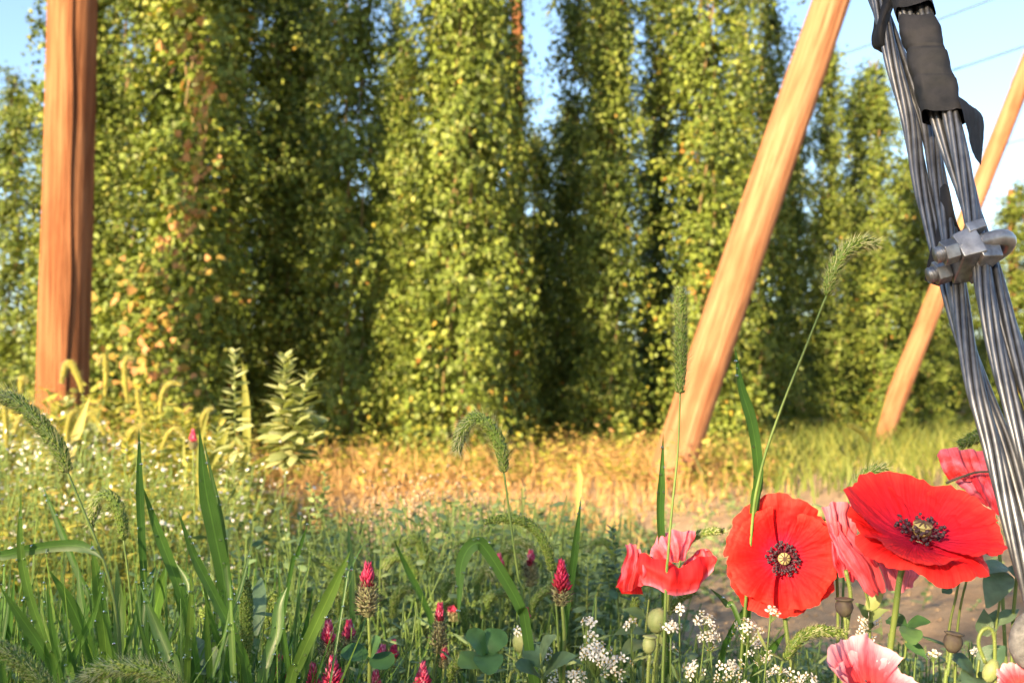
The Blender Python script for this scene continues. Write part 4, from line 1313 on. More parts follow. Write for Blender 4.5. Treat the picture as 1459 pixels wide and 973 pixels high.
pod("poppy_pod", "dark round poppy seed pod under the crumpled poppy", "seed pod", 1203, 865, .70, 25, 27, [(1204, 878), (1206, 925), (1200, 980)], PODDARK, group="poppy seed pods")
pod("poppy_pod", "withered dark pod with dry crown, standing before the soil path", "seed pod", 1358, 915, .64, 26, 30, [(1355, 928), (1350, 960), (1345, 990)], PODDARK, (.15, 0, 1), group="poppy seed pods")
pod("poppy_bud", "hairy green poppy bud below the wilting folded poppy", "poppy bud", 937, 884, .73, 30, 36, [(938, 900), (934, 940), (930, 980)], BUDG, (.2, -.2, 1), False, True, 3, "poppy buds")
pod("poppy_bud", "small green bud behind the top of the crumpled poppy", "poppy bud", 1166, 730, .75, 20, 30, [(1176, 738), (1190, 790), (1194, 900), (1190, 980)], BUDG, (-.8, 0, .5), False, True, 4, "poppy buds")
pod("poppy_pod", "spent flower head with a faded purple tuft low beside the white flowers", "seed pod", 925, 918, .68, 20, 26, [(926, 932), (922, 990)], BUDG, (.1, 0, 1), True, True, 5, "poppy seed pods")
pod("poppy_bud", "nodding green bud at the right edge under the grey anchor eye", "poppy bud", 1412, 955, .62, 22, 34, [(1404, 944), (1394, 915), (1402, 896), (1416, 905), (1418, 990)], BUDG, (-.4, 0, -1), False, True, 6, "poppy buds")
pod("unopened_clover", "round pale green unopened clover head among the middle leaves", "clover", 745, 913, .80, 30, 34, [(743, 928), (732, 955), (722, 985)], BUDG, (.2, 0, 1), False, True, 8)


# ------------------------------------------------------------------ crimson clover
def clover(label, px, ytop, ybot, w_px, d, red, deep, stem_px, seed, group="crimson clover heads", leaf=False, tiltx=0.0):
    r = np.random.default_rng(seed)
    sp = rooted(stem_px, d, d)
    root = empty("crimson_clover", sp[-1], label, "clover", group)
    loc = sp[-1]
    top, bot = P(px + tiltx, ytop, d), P(px, ybot, d)
    a = unit(top - bot)
    L = np.linalg.norm(top - bot)
    W = w_px / FPX * d * .5
    X = unit(np.cross(a, (0, 1, 0.1))); Y = np.cross(a, X)
    ms, mc, mt = MB(), MB(), MB()
    ms.tube(sp, np.linspace(.0011, .0017, len(sp)), 8)
    ms.build("stem", STEMP, root, loc)
    n = int(150)
    s_ = np.sort(r.random(n))
    ph = np.arange(n) * 2.399
    wr = W * np.where(s_ < .15, .6 + s_ * 2.6, 1 - .62 * ((s_ - .15) / .85) ** 1.3)
    nn = np.cos(ph)[:, None] * X + np.sin(ph)[:, None] * Y
    is_red = s_ > 1 - red
    c = bot + a * (L * .93 * s_)[:, None] + nn * (wr * .35)[:, None]
    ax = unit(nn * (1.0 - .72 * s_)[:, None] + a * (.45 + .7 * s_)[:, None])
    i = is_red
    k = i.sum()
    ln = np.maximum(.0042, wr[i] * 1.05) * r.uniform(.8, 1.15, k)
    R_ = frames(ax[i], nn[i] + .01, ln)
    R_[:, :, 0] *= .42; R_[:, :, 2] *= .42
    mc.scatter(BUD_V, BUD_F, R_, c[i], np.clip(r.normal(.5, .22, k) - deep + .35 * (s_[i] - .6), 0, 1))
    mc.tube(np.array([bot + a * L * (1 - red) * .9, bot + a * L * .95]), [W * .5, W * .16], 8, var=.1)
    mc.build("flower_head", CLOVER, root, loc)
    j = ~is_red
    if j.sum() > 3:
        mk = MB()
        k = j.sum()
        R_ = frames(ax[j], nn[j] + .01, wr[j] * r.uniform(.6, .9, k))
        R_[:, :, 0] *= .17; R_[:, :, 2] *= .17
        for q_ in range(3):
            mk.scatter(BUD_V, BUD_F, R_, c[j] + r.normal(size=(k, 3)) * wr[j][:, None] * .13, np.clip(r.normal(.6, .25, k), 0, 1))
        mk.tube(np.array([bot, bot + a * L * (1 - red)]), [W * .3, W * .4], 8, var=.5)
        kx = mk.build("calyx", CALYX, root, loc)
        th = MB()
        m_ = k * 2
        jj = np.repeat(np.where(j)[0], 2)
        R_ = frames(unit(ax[jj] + r.normal(size=(m_, 3)) * .3), nn[jj] + .01)
        R_[:, :, 0] *= .0006; R_[:, :, 1] *= (wr[jj] * r.uniform(.5, .85, m_))[:, None]
        th.scatter(TRI_V, TRI_F, R_, c[jj] + ax[jj] * (wr[jj] * .65)[:, None], r.random(m_))
        th.build("calyx_teeth", TEETH, kx, loc)
    if leaf:
        e = P(*leaf[:2], d)
        for k in range(3):
            t = leaf[2] + (k - 1) * 1.9
            tip = e + np.array((math.cos(t), -.45 + .2 * k, math.sin(t) * .55 + .12)) * leaf[3] / FPX * d
            lm = MB(); leafpatch(lm, e, tip, leaf[3] * .95 / FPX * d, (0, -.5, 1), .12, .06, "round", r.random())
            lm.build("leaf", CLEAF, root, loc)
    return root


clover("tall crimson clover with a small bright pink tip above a spent bristly base", 524, 801, 878, 38, .74, .36, .0, [(525, 878), (527, 925), (526, 980)], 1, leaf=(528, 935, 1.2, 42))
clover("deep red cone-shaped clover head beside an upright grass blade", 800, 798, 862, 30, .74, .68, .22, [(801, 862), (804, 910), (803, 980)], 2)
clover("pink-red clover head with drooping base, left of the tall crimson clover", 468, 882, 945, 30, .78, .5, .02, [(470, 945), (474, 990)], 3)
clover("pale red clover head leaning beside the drooping one", 497, 885, 925, 24, .84, .6, .05, [(497, 925), (494, 985)], 4)
clover("vivid pink clover head cut by the bottom edge, left one of a close pair", 474, 936, 985, 30, .72, .85, -.12, [(474, 985), (475, 1010)], 5)
clover("dark red clover head just left of the vivid pink one", 446, 948, 985, 20, .76, .9, .15, [(446, 985), (447, 1010)], 6)
clover("slender clover head with pink tip over a long dry base", 625, 857, 930, 28, .86, .28, .02, [(622, 930), (616, 985)], 7, tiltx=2)
clover("red clover head at the bottom edge beneath the slender dry one", 602, 945, 990, 26, .76, .85, -.05, [(602, 990), (602, 1015)], 8)
clover("small pink clover head right of the slender dry one", 633, 922, 952, 17, .86, .5, -.05, [(632, 952), (630, 990)], 9)
clover("squat pink clover head above the round clover leaf", 546, 922, 938, 19, .90, .9, -.15, [(546, 938), (548, 985)], 10)
clover("red clover head low at the bottom edge under the round clover leaf", 535, 958, 990, 20, .76, .85, -.05, [(535, 990), (536, 1010)], 11)
clover("blurred dusky clover head in the shade between the grass blades", 400, 935, 972, 20, .95, .85, .25, [(400, 972), (402, 1000)], 12)
clover("blurred pink clover head behind the folded grass leaf", 756, 783, 835, 26, 1.25, .35, -.05, [(756, 835), (754, 900)], 13)
clover("blurred red clover tip just right of the folded grass leaf", 711, 790, 812, 16, 1.2, .8, .0, [(711, 812), (712, 900)], 14)
clover("faint rosy clover head behind the slender dry one", 646, 852, 885, 20, 1.3, .6, .0, [(645, 885), (642, 950)], 15)
clover("tiny dull clover head in front of the far weeds", 561, 913, 950, 18, .98, .6, .05, [(562, 950), (563, 990)], 16)
clover("small dull red clover head low in the weeds by the arching foxtail", 749, 868, 885, 12, .95, .8, .1, [(749, 885), (748, 940)], 17)
clover("red clover tip in the sunlit flowers by the edge", 275, 612, 640, 14, 1.7, .6, .05, [(275, 640), (278, 760)], 18)

# ------------------------------------------------------------------ foxtails
foxtail("bristly foxtail bent over like a hook above the folded grass leaf", [(718, 672), (714, 640), (697, 606), (674, 598), (657, 617), (651, 642)], [(718, 672), (727, 740), (738, 820), (748, 880)], .74, 22, 17, seed=1)
foxtail("smooth arching foxtail crossing the hooked one's stem", [(786, 812), (780, 785), (764, 755), (735, 739), (692, 742)], [(786, 812), (792, 860), (796, 930)], .76, 17, 5, seed=2)
foxtail("dark upright foxtail before the pale leaning pole", [(969, 560), (970, 500), (970, 450), (969, 412)], [(969, 560), (966, 640), (958, 720), (952, 790), (948, 860)], .72, 20, 12, seed=3)
foxtail("silvery foxtail arching high between the leaning poles", [(1178, 420), (1186, 390), (1203, 360), (1228, 346), (1249, 348)], [(1178, 420), (1150, 490), (1110, 590), (1082, 680), (1068, 790)], .72, 23, 13, seed=4, ds=.74)
foxtail("large foxtail reaching in from the edge and curving down in front of the flowering weeds", [(96, 672), (84, 640), (58, 604), (22, 572), (-20, 562)], [(96, 672), (122, 735), (148, 800), (165, 870), (172, 960)], .68, 25, 19, seed=5)
foxtail("short curled foxtail below the large curving one", [(176, 768), (172, 733), (158, 708), (140, 712), (128, 748)], [(176, 768), (186, 850), (192, 950)], .86, 20, 9, seed=6)
foxtail("fat foxtail lying across the bottom edge in a low arch", [(262, 985), (235, 962), (190, 951), (145, 955), (105, 978)], [(262, 985), (280, 1010), (300, 1060)], .60, 26, 14, seed=7)
foxtail("foxtail rising out of the bottom left corner", [(75, 1000), (60, 972), (32, 944), (-6, 918)], [(75, 1000), (90, 1040)], .58, 30, 10, seed=8)
foxtail("plump upright foxtail without bristles among the grass blades", [(350, 942), (351, 900), (351, 860), (349, 826)], [(350, 942), (350, 1000)], .72, 21, 4, seed=9)
foxtail("blurred paler foxtail right of the plump upright one", [(384, 920), (384, 890), (388, 862), (394, 846)], [(384, 920), (382, 985)], .98, 24, 10, seed=10)
foxtail("blurred foxtail leaning low left of the plump upright one", [(304, 935), (302, 905), (296, 880), (290, 866)], [(304, 935), (308, 985)], .95, 22, 8, seed=11)
foxtail("soft arching foxtail before the white flowers", [(494, 868), (490, 838), (476, 806), (448, 795)], [(494, 868), (500, 930), (504, 990)], 1.05, 17, 6, seed=12)
foxtail("pale curved foxtail beside the dry seedheads", [(558, 880), (562, 856), (578, 838), (600, 842)], [(558, 880), (554, 930), (550, 985)], 1.1, 17, 7, seed=13)
foxtail("blurred hooked foxtail in front of the dry seedheads", [(605, 812), (603, 785), (594, 768), (575, 772)], [(605, 812), (610, 880), (612, 950)], 1.3, 18, 7, seed=14)
foxtail("bristly foxtail arching low right of the slender dry clover", [(638, 975), (648, 948), (672, 935), (702, 942)], [(638, 975), (632, 1010)], .78, 17, 9, seed=15)
foxtail("pale foxtail arching behind the deep red clover", [(755, 880), (762, 856), (782, 838), (806, 832)], [(755, 880), (752, 940)], 1.05, 15, 5, seed=16)
foxtail("faint foxtail arch behind the folded grass leaf", [(688, 880), (698, 852), (724, 842), (738, 846)], [(688, 880), (684, 940)], 1.1, 15, 5, seed=17)
foxtail("dense foxtail arching over the pale-rimmed poppy", [(1118, 938), (1138, 910), (1165, 898), (1205, 902)], [(1118, 938), (1108, 985)], .70, 19, 7, seed=18)
foxtail("short foxtail poking out between the wilting poppy and the open round one", [(974, 780), (986, 766), (1005, 758), (1032, 756)], [(974, 780), (962, 830), (950, 900)], .79, 14, 5, seed=19)
foxtail("dark foxtail half hidden behind the largest poppy", [(1210, 706), (1220, 690), (1238, 674), (1262, 666)], [(1210, 706), (1205, 780), (1200, 880)], .84, 20, 12, seed=20)
foxtail("bushy foxtail behind the steel cable above the ruffled poppy", [(1478, 618), (1440, 612), (1402, 618), (1368, 634)], [(1478, 618), (1500, 680), (1505, 780)], .84, 22, 14, seed=21)
foxtail("small upright foxtail under the wilting folded poppy", [(903, 890), (904, 872), (905, 852)], [(903, 890), (902, 960)], .80, 14, 4, seed=22)
foxtail("green foxtail leaning out under the wilting poppy's hem", [(948, 880), (960, 862), (974, 848), (990, 842)], [(948, 880), (938, 930), (935, 990)], .80, 15, 5, seed=23)
foxtail("blurred foxtail leaning in front of the thin leaning pole's foot", [(1238, 630), (1230, 618), (1220, 610), (1208, 606)], [(1238, 630), (1246, 670), (1250, 740)], 2.2, 10, 3, m=FOXLIT, seed=24, dense=.5)
rm_ = np.random.default_rng(55)
for k in range(16):
    nx, ny, dr = rm_.uniform(430, 900), rm_.uniform(800, 905), rm_.choice([-1, 1])
    w_, h_ = rm_.uniform(22, 46), rm_.uniform(28, 52)
    foxtail("soft pale foxtail arching among the low weeds between the grass clump and the poppies", [(nx, ny), (nx + dr * .08 * w_, ny - .6 * h_), (nx + dr * .4 * w_, ny - h_), (nx + dr * .85 * w_, ny - .92 * h_), (nx + dr * 1.1 * w_, ny - .6 * h_)], [(nx, ny), (nx - dr * 5, ny + 60), (nx - dr * 8, ny + 120)], rm_.uniform(.95, 1.5), rm_.uniform(12, 17), 7, seed=300 + k, group="soft foxtails among the middle weeds", dense=.8)
rf = np.random.default_rng(99)
spots = [(118, 560, 88, 545, 100, 518), (150, 565, 140, 520, 150, 512), (182, 575, 190, 512, 178, 520), (228, 590, 258, 548, 236, 552), (286, 620, 304, 582, 290, 592), (30, 560, 40, 545, 32, 540), (60, 600, 20, 618, 36, 590),
         (10, 640, 6, 560, 8, 600), (230, 640, 262, 622, 246, 612), (175, 640, 210, 620, 190, 612), (255, 660, 215, 640, 236, 628), (385, 640, 412, 600, 392, 606), (150, 620, 120, 600, 132, 592), (95, 640, 110, 585, 98, 600), (320, 660, 350, 640, 334, 632), (205, 600, 196, 556, 198, 575)]
for i, (nx, ny, tx, ty, mx_, my) in enumerate(spots):
    foxtail("yellow sunlit foxtail among the flowering weeds near the upright pole", [((1 - q) ** 2 * nx + 2 * q * (1 - q) * (2 * mx_ - .5 * nx - .5 * tx) + q * q * tx, (1 - q) ** 2 * ny + 2 * q * (1 - q) * (2 * my - .5 * ny - .5 * ty) + q * q * ty) for q in (0, .25, .5, .75, 1)], [(nx, ny), (nx + rf.normal() * 8, ny + 60), (nx + rf.normal() * 14, ny + 150)], rf.uniform(2.0, 3.0), rf.uniform(8, 11), 6, m=FOXLIT, seed=100 + i, group="sunlit foxtails among the flowering weeds", dense=.55)


# ------------------------------------------------------------------ grass plants with broad blades
def grass_plant(label, blades, group="broad-bladed grasses", root_at=None, m=None):
    """blades: (photo points from tip downward, widest px, depth, fold, var)"""
    first = rooted(blades[0][0], blades[0][2], blades[0][2])
    loc = first[-1]
    root = empty("grass_plant", loc, label, "grass plant", group)
    for k, (px, w, d, fold, var) in enumerate(blades):
        pts = rooted(px, d, d + .015 * (-1) ** k, 40)
        s_ = np.linspace(0, 1, 40)
        wd = .84 * w / FPX * d * np.clip(np.minimum(s_ * 4.2 + .04, 1.0), 0, 1) * (1 - .35 * s_)
        mb = MB()
        mb.blade(pts, wd, (.15 * (-1) ** k, -1, .12), fold, var, twist=.35 * math.sin(k * 2.1 + px[0][0]))
        mb.build("blade", m or GRASS, root, loc)
    return root


grass_plant("tall dark grass stalk standing straight in the left grass clump", [([(198, 610), (199, 690), (202, 770), (206, 860)], 15, .70, .3, .05), ([(222, 806), (212, 830), (205, 880)], 12, .72, .3, .15)])
grass_plant("grass with two long blades splitting from the dark stalk's side", [([(203, 692), (226, 760), (256, 840), (272, 905)], 20, .71, .25, .45), ([(200, 835), (222, 890), (240, 935), (256, 985)], 24, .66, .25, .55)])
grass_plant("grass with a broad double blade pointing straight up beside the white flowers", [([(284, 612), (292, 690), (306, 760), (320, 830), (326, 900)], 30, .72, .2, .5), ([(291, 630), (312, 730), (324, 820), (330, 900)], 15, .74, .3, .3)])
grass_plant("grass whose long blade slants from the white flowers to the bottom", [([(254, 728), (276, 790), (306, 850), (340, 920), (356, 985)], 19, .68, .3, .35), ([(360, 770), (345, 830), (326, 900), (312, 980)], 9, .70, .3, .3)])
grass_plant("grass with a bright blade sweeping to the bottom edge left of the clover", [([(499, 785), (478, 830), (452, 885), (425, 945), (408, 1000)], 24, .64, .25, .75), ([(520, 770), (500, 810), (490, 850)], 5, .70, .3, .4)])
grass_plant("grass with a kinked blade folded at its middle", [([(440, 742), (424, 790), (410, 838)], 9, .70, .3, .25), ([(409, 836), (398, 862), (394, 900), (380, 940), (370, 1000)], 23, .69, .25, .35)])
grass_plant("grass with a wide blade held level from the left edge", [([(146, 796), (128, 783), (104, 777), (60, 780), (0, 792), (-40, 800)], 22, .66, .15, .2)])
grass_plant("grass with upright blades at the left edge", [([(30, 700), (29, 780), (42, 850), (66, 920), (84, 985)], 17, .66, .3, .6), ([(60, 690), (84, 750), (112, 820), (138, 890)], 14, .80, .3, .3), ([(0, 835), (30, 880), (62, 930), (80, 990)], 20, .62, .25, .5)])
grass_plant("grass with several blades fanning out at the foot of the left clump", [([(130, 770), (140, 840), (150, 920), (152, 990)], 24, .74, .25, .65), ([(110, 800), (118, 870), (140, 960)], 18, .78, .25, .45), ([(70, 812), (100, 860), (128, 930), (140, 990)], 26, .72, .2, .5), ([(166, 800), (170, 870), (168, 960)], 22, .76, .25, .75)])
grass_plant("grass with a pale narrow blade rising in the middle of the left clump", [([(272, 815), (272, 870), (268, 930), (266, 990)], 13, .66, .25, .85), ([(250, 800), (268, 835), (262, 900)], 16, .80, .25, .6), ([(240, 800), (225, 850), (215, 910)], 26, .88, .2, .6)])
grass_plant("grass with a slim dark blade beside the deep red clover", [([(828, 708), (822, 760), (815, 820), (806, 880), (800, 960)], 14, .76, .3, .1)])
grass_plant("grass with a dark upright blade at the foot of the pale leaning pole", [([(945, 618), (943, 680), (941, 735), (945, 800), (948, 880)], 16, .73, .3, .08)])
grass_plant("grass with a long grey-green blade hanging from the high silvery foxtail's stem", [([(1047, 494), (1056, 550), (1071, 600), (1079, 650), (1080, 690), (1072, 760)], 21, .73, .2, .15)])
rg = np.random.default_rng(77)
for k, (x0, lab) in enumerate([(18, "slim grass tuft at the left edge, behind the level blade"), (92, "slim grass tuft under the short curled foxtail's left side"), (170, "slim grass tuft right under the short curled foxtail"), (232, "slim grass tuft between the dark stalk and the broad double blade"), (300, "slim grass tuft at the broad double blade's foot"), (338, "slim grass tuft in front of the plump upright foxtail"), (420, "slim grass tuft between the kinked blade and the clovers")]):
    bl = []
    for q in range(5):
        xt, yt = x0 + rg.normal() * 34, 790 + rg.random() * 70
        xb = x0 + rg.normal() * 10
        bl.append(([(xt, yt), ((xt + xb) / 2 + (xt - xb) * .2, yt + 70), (xb + (xt - xb) * .15, yt + 140), (xb, 1000)], rg.uniform(7, 13), rg.uniform(.66, .86), .3, rg.random() * .8))
    grass_plant(lab, bl)
gp = grass_plant("grass with a leaf folded sharply over, dew on its edge", [([(653, 882), (655, 840), (657, 806), (667, 782), (682, 773), (692, 782), (708, 806), (726, 836), (742, 868), (752, 910)], 25, .72, .12, .35)])
grass_plant("blurred grass with slanting blades among the middle weeds", [([(562, 770), (580, 810), (605, 860), (618, 905)], 12, 1.0, .3, .3), ([(495, 740), (500, 800), (502, 880)], 11, 1.0, .3, .35)])
grass_plant("grass with dark leaning blades between the poppies", [([(1090, 830), (1075, 850), (1040, 905), (1025, 960)], 13, .78, .25, .08), ([(1012, 838), (1035, 860), (1058, 900)], 10, .78, .25, .3), ([(1120, 900), (1100, 925), (1070, 975)], 14, .72, .25, .2)])
grass_plant("grass with thin pale blades sunlit behind the left clump", [([(345, 515), (350, 570), (352, 640), (352, 720)], 15, 2.3, .2, .55), ([(262, 620), (262, 700), (258, 760)], 12, 2.2, .2, .55), ([(330, 600), (312, 640), (290, 680), (280, 740)], 16, 2.2, .2, .5), ([(128, 565), (112, 610), (100, 650)], 18, 2.2, .2, .8), ([(300, 575), (284, 640), (280, 720)], 9, 2.1, .2, .55)], m=GRASS_LIGHT)
grass_plant("grass with faint blades before the hops at the foot of the thin leaning pole", [([(1264, 562), (1250, 600), (1240, 640)], 9, 3.0, .2, .35), ([(822, 655), (826, 680), (824, 715)], 9, 4.2, .2, .9)], m=GRASS_LIGHT)


DEW, _nt, _pb, _o = mat("dew_water")
_pb.inputs["Base Color"].default_value = (1, 1, 1, 1); _pb.inputs["Roughness"].default_value = .02; _pb.inputs["Transmission Weight"].default_value = 1; _pb.inputs["IOR"].default_value = 1.33
th_ = np.linspace(0, math.pi, 7); ph_ = np.linspace(0, TAU, 11)
DROP = np.array([[(math.sin(a) * math.cos(b), math.sin(a) * math.sin(b), math.cos(a)) for b in ph_] for a in th_]).reshape(-1, 3)
DROP_F = [np.array([(i * 11 + j, i * 11 + j + 1, (i + 1) * 11 + j + 1, (i + 1) * 11 + j) for i in range(6) for j in range(10)])]
rd = np.random.default_rng(12)
for gpl in [o for o in list(COL.objects) if o.name.startswith("grass_plant")]:
    for bl in list(gpl.children)[:2]:
        co = np.empty(len(bl.data.vertices) * 3); bl.data.vertices.foreach_get("co", co); co = co.reshape(-1, 5, 3)
        n_ = int(rd.integers(5, 12))
        i = rd.integers(1, int(len(co) * .6), n_); j = rd.choice([0, 4, 1, 3], n_)
        p = co[i, j] + np.array((0, -.0007, 0))
        if (p[:, 1] + gpl.location[1]).max() > 1.0: continue
        mb = MB(); mb.scatter(DROP, DROP_F, np.eye(3)[None] * rd.uniform(.0005, .0011, n_)[:, None, None], p, .5)
        mb.build("dew_drops", DEW, bl)["kind"] = "stuff"


# ------------------------------------------------------------------ white alyssum
PET = []
for k in range(4):
    a = k * math.pi / 2 + .4
    for rr, da in ((.12, 0), (.42, -.42), (.56, -.16), (.56, .16), (.42, .42)):
        PET.append((rr * math.cos(a + da), rr * math.sin(a + da), .04 if rr > .4 else 0))
PET_F = [np.array([(5 * k + i for i in range(5)) for k in range(4)]) if False else np.array([[5 * k + i for i in range(5)] for k in range(4)])]


def alyssum(label, heads, d, root_px, seed, leaf_n=14):
    r = np.random.default_rng(seed)
    loc = G(root_px, d)
    root = empty("alyssum", loc, label, "white flower", "clusters of tiny white flowers")
    ms, ml = MB(), MB()
    for (px, py, w, n) in heads:
        c = P(px, py, d + r.normal() * .012)
        W = w / FPX * d * .5
        st = spline([c, c + (loc - c) * .35 + r.normal(size=3) * .006, loc + r.normal(size=3) * (.01, .01, 0)], 20)
        ms.tube(st, .0006, 5)
        dome = unit(r.normal(size=(n, 3)) + (0, -.5, .9))
        p = c + dome * W * (.55 + .45 * r.random((n, 1))) * (1, 1, .8)
        ms2 = np.repeat(c[None] - (0, 0, W * .9), n, 0)
        many_stems(ms, ms2, p, .00022)
        fm, fc = MB(), MB()
        sz = .0054 * r.uniform(.75, 1.15, n)
        # template: x, y are the flower's plane and z its axis
        z = unit(dome * .8 + r.normal(size=(n, 3)) * .35)
        ref = np.broadcast_to((.3, .1, 1.0), z.shape)
        x = unit(np.cross(ref, z)); y = np.cross(z, x)
        fm.scatter(PET, PET_F, np.stack([x, y, z], -1) * sz[:, None, None], p, r.random(n))
        h = fm.build("flower_cluster", WHITE, root, loc)
        fc.scatter(BUD_V - (0, .4, 0), BUD_F, frames(z, ref, .0009), p + z * .0002, r.random(n))
        fc.build("flower_eyes", YELLOW, h, loc)
        k = leaf_n
        i = r.integers(2, 12, k)
        ax = unit(r.normal(size=(k, 3)) + (0, 0, .6))
        ml.scatter(LANCE_V * (.7, 1, 1), OVAL_F, frames(ax, unit(r.normal(size=(k, 3)) + (0, -.3, 1)), r.uniform(.009, .018, k)), st[i], r.random(k))
    ms.build("stems", STEM, root, loc)
    ml.build("leaves", WEED, root, loc)
    return root


alyssum("full white flower cluster low beside the deep red clover's stem", [(848, 938, 62, 46), (880, 950, 46, 26), (822, 968, 40, 22)], .70, 850, 1)
alyssum("thin white flower spray above the full white cluster", [(836, 888, 24, 12), (842, 905, 14, 6)], .72, 840, 2)
alyssum("loose white flower sprays spread under the open round poppy", [(1005, 890, 46, 22), (1012, 915, 40, 18), (1066, 900, 50, 24), (1082, 930, 44, 24), (1040, 958, 50, 26), (990, 955, 34, 14), (1098, 875, 26, 10)], .71, 1040, 3)
alyssum("white flower sprays just under the wilting folded poppy", [(956, 895, 30, 14), (900, 892, 22, 8), (968, 868, 20, 7), (955, 925, 24, 8)], .73, 950, 4)
alyssum("white flowers peeping behind the dark round seed pod", [(1240, 880, 34, 18), (1230, 902, 30, 12)], .78, 1236, 5)
alyssum("white flowers along the bottom edge left of the pale-rimmed poppy", [(1110, 968, 46, 20), (1150, 975, 36, 16), (1062, 985, 40, 16)], .69, 1110, 6)
alyssum("sparse white flowers low among the middle clover leaves", [(778, 930, 26, 9), (795, 965, 34, 14), (740, 900, 16, 5)], .80, 780, 7)
alyssum("few white flowers by the withered dark pod before the soil path", [(1330, 935, 20, 8), (1390, 930, 16, 6)], .72, 1340, 8)


# ------------------------------------------------------------------ single leafy plants
def leafy(name, label, cat, stems, d, leaves, m, seed, group=None, stem_r=.0012):
    """stems: photo paths from the top down; leaves: (base px, tip px, width px, shape, depth of tip)"""
    r = np.random.default_rng(seed)
    sp0 = rooted(stems[0], d, d)
    loc = sp0[-1]
    root = empty(name, loc, label, cat, group)
    ms = MB()
    for s_ in stems:
        q = rooted(s_, d, d)
        ms.tube(q, np.linspace(stem_r * .6, stem_r, len(q)), 6)
    ms.build("stem", STEMP, root, loc)
    for (bx, by, tx, ty, w, shp, dd) in leaves:
        ml = MB()
        leafpatch(ml, P(bx, by, d), P(tx, ty, d + dd), w / FPX * d, (0, -.75, .9), .2, .10, shp, r.random(), wave=.03, seed=r.random() * 6)
        ml.build("leaf", m, root, loc)
    return root


leafy("clover_plant", "round-leaved clover at the bottom between the two tall clover heads", "clover leaves", [(690, 925), (692, 960), (690, 1000)] and [[(690, 925), (692, 960), (690, 1000)]], .74,
      [(692, 932, 664, 902, 40, "round", -.01), (692, 932, 716, 898, 40, "round", .01), (692, 932, 700, 960, 42, "round", -.03), (692, 940, 655, 950, 38, "round", -.02)], CLEAF, 1)
leafy("clover_plant", "pair of pale veined leaves standing at the deep red clover's foot", "clover leaves", [[(770, 930), (772, 960), (772, 1000)]], .73,
      [(772, 950, 746, 918, 34, "oval", .01), (774, 950, 792, 905, 40, "oval", -.02), (776, 960, 822, 935, 34, "oval", -.02), (770, 965, 735, 950, 34, "round", -.02)], BLUELEAF, 2)
leafy("clover_plant", "dark green three-part clover leaf in front of the soil path", "clover leaves", [[(1292, 892), (1290, 930), (1282, 990)]], .70,
      [(1292, 892, 1264, 882, 30, "round", .01), (1292, 892, 1300, 918, 32, "round", -.02), (1292, 892, 1326, 886, 24, "oval", -.01), (1290, 915, 1322, 940, 20, "lance", -.01)], CLEAF, 3)
leafy("broadleaf_weed", "weed with big drooping pointed leaves behind the cable's foot", "leafy weed", [[(1432, 806), (1424, 860), (1416, 920), (1412, 990)], [(1372, 800), (1362, 850), (1352, 900), (1348, 990)], [(1384, 800), (1366, 880), (1360, 990)]], .74,
      [(1436, 808, 1382, 822, 26, "lance", -.02), (1430, 812, 1406, 866, 40, "oval", -.03), (1440, 806, 1478, 842, 34, "lance", -.02), (1400, 905, 1402, 866, 26, "lance", .0), (1404, 906, 1420, 868, 22, "lance", .01), (1420, 890, 1452, 868, 20, "lance", .01), (1356, 838, 1342, 844, 18, "oval", 0)], BLUELEAF, 4)
for k, (lab, stems, lv, d_, m_) in enumerate([
    ("dark leafy weed with lobed leaves under the crumpled poppy", [[(1232, 840), (1240, 880), (1236, 985)]], [(1236, 870, 1262, 838, 20, "lance", 0), (1238, 885, 1268, 868, 20, "lance", -.01), (1236, 880, 1218, 858, 18, "lance", 0), (1238, 900, 1258, 905, 22, "lance", -.02)], .74, WEED),
    ("grey-green weed with broad leaves at the bottom right below the withered pod", [[(1395, 940), (1390, 985), (1388, 1010)]], [(1390, 965, 1350, 935, 34, "oval", -.01), (1392, 965, 1372, 985, 36, "oval", -.03), (1395, 955, 1432, 920, 36, "oval", 0), (1398, 965, 1440, 965, 34, "oval", -.03)], .66, BLUELEAF),
    ("weed with narrow dark leaves fanning left of the loose white sprays", [[(925, 850), (920, 900), (915, 985)]], [(920, 880, 885, 868, 18, "lance", 0), (922, 890, 956, 870, 16, "lance", -.02), (920, 900, 872, 905, 22, "lance", -.02), (918, 915, 884, 935, 24, "oval", -.03), (922, 905, 952, 922, 16, "lance", -.02)], .76, WEED),
    ("weed with a large pale leaf at the foot of the left grass clump", [[(300, 930), (298, 985), (296, 1010)]], [(298, 960, 275, 905, 30, "oval", .02), (298, 960, 330, 915, 34, "oval", 0), (300, 955, 262, 962, 28, "oval", -.03), (366, 905, 372, 822, 26, "oval", .03)], .80, BLUELEAF)]):
    leafy("broadleaf_weed", lab, "leafy weed", stems, d_, lv, m_, 10 + k)


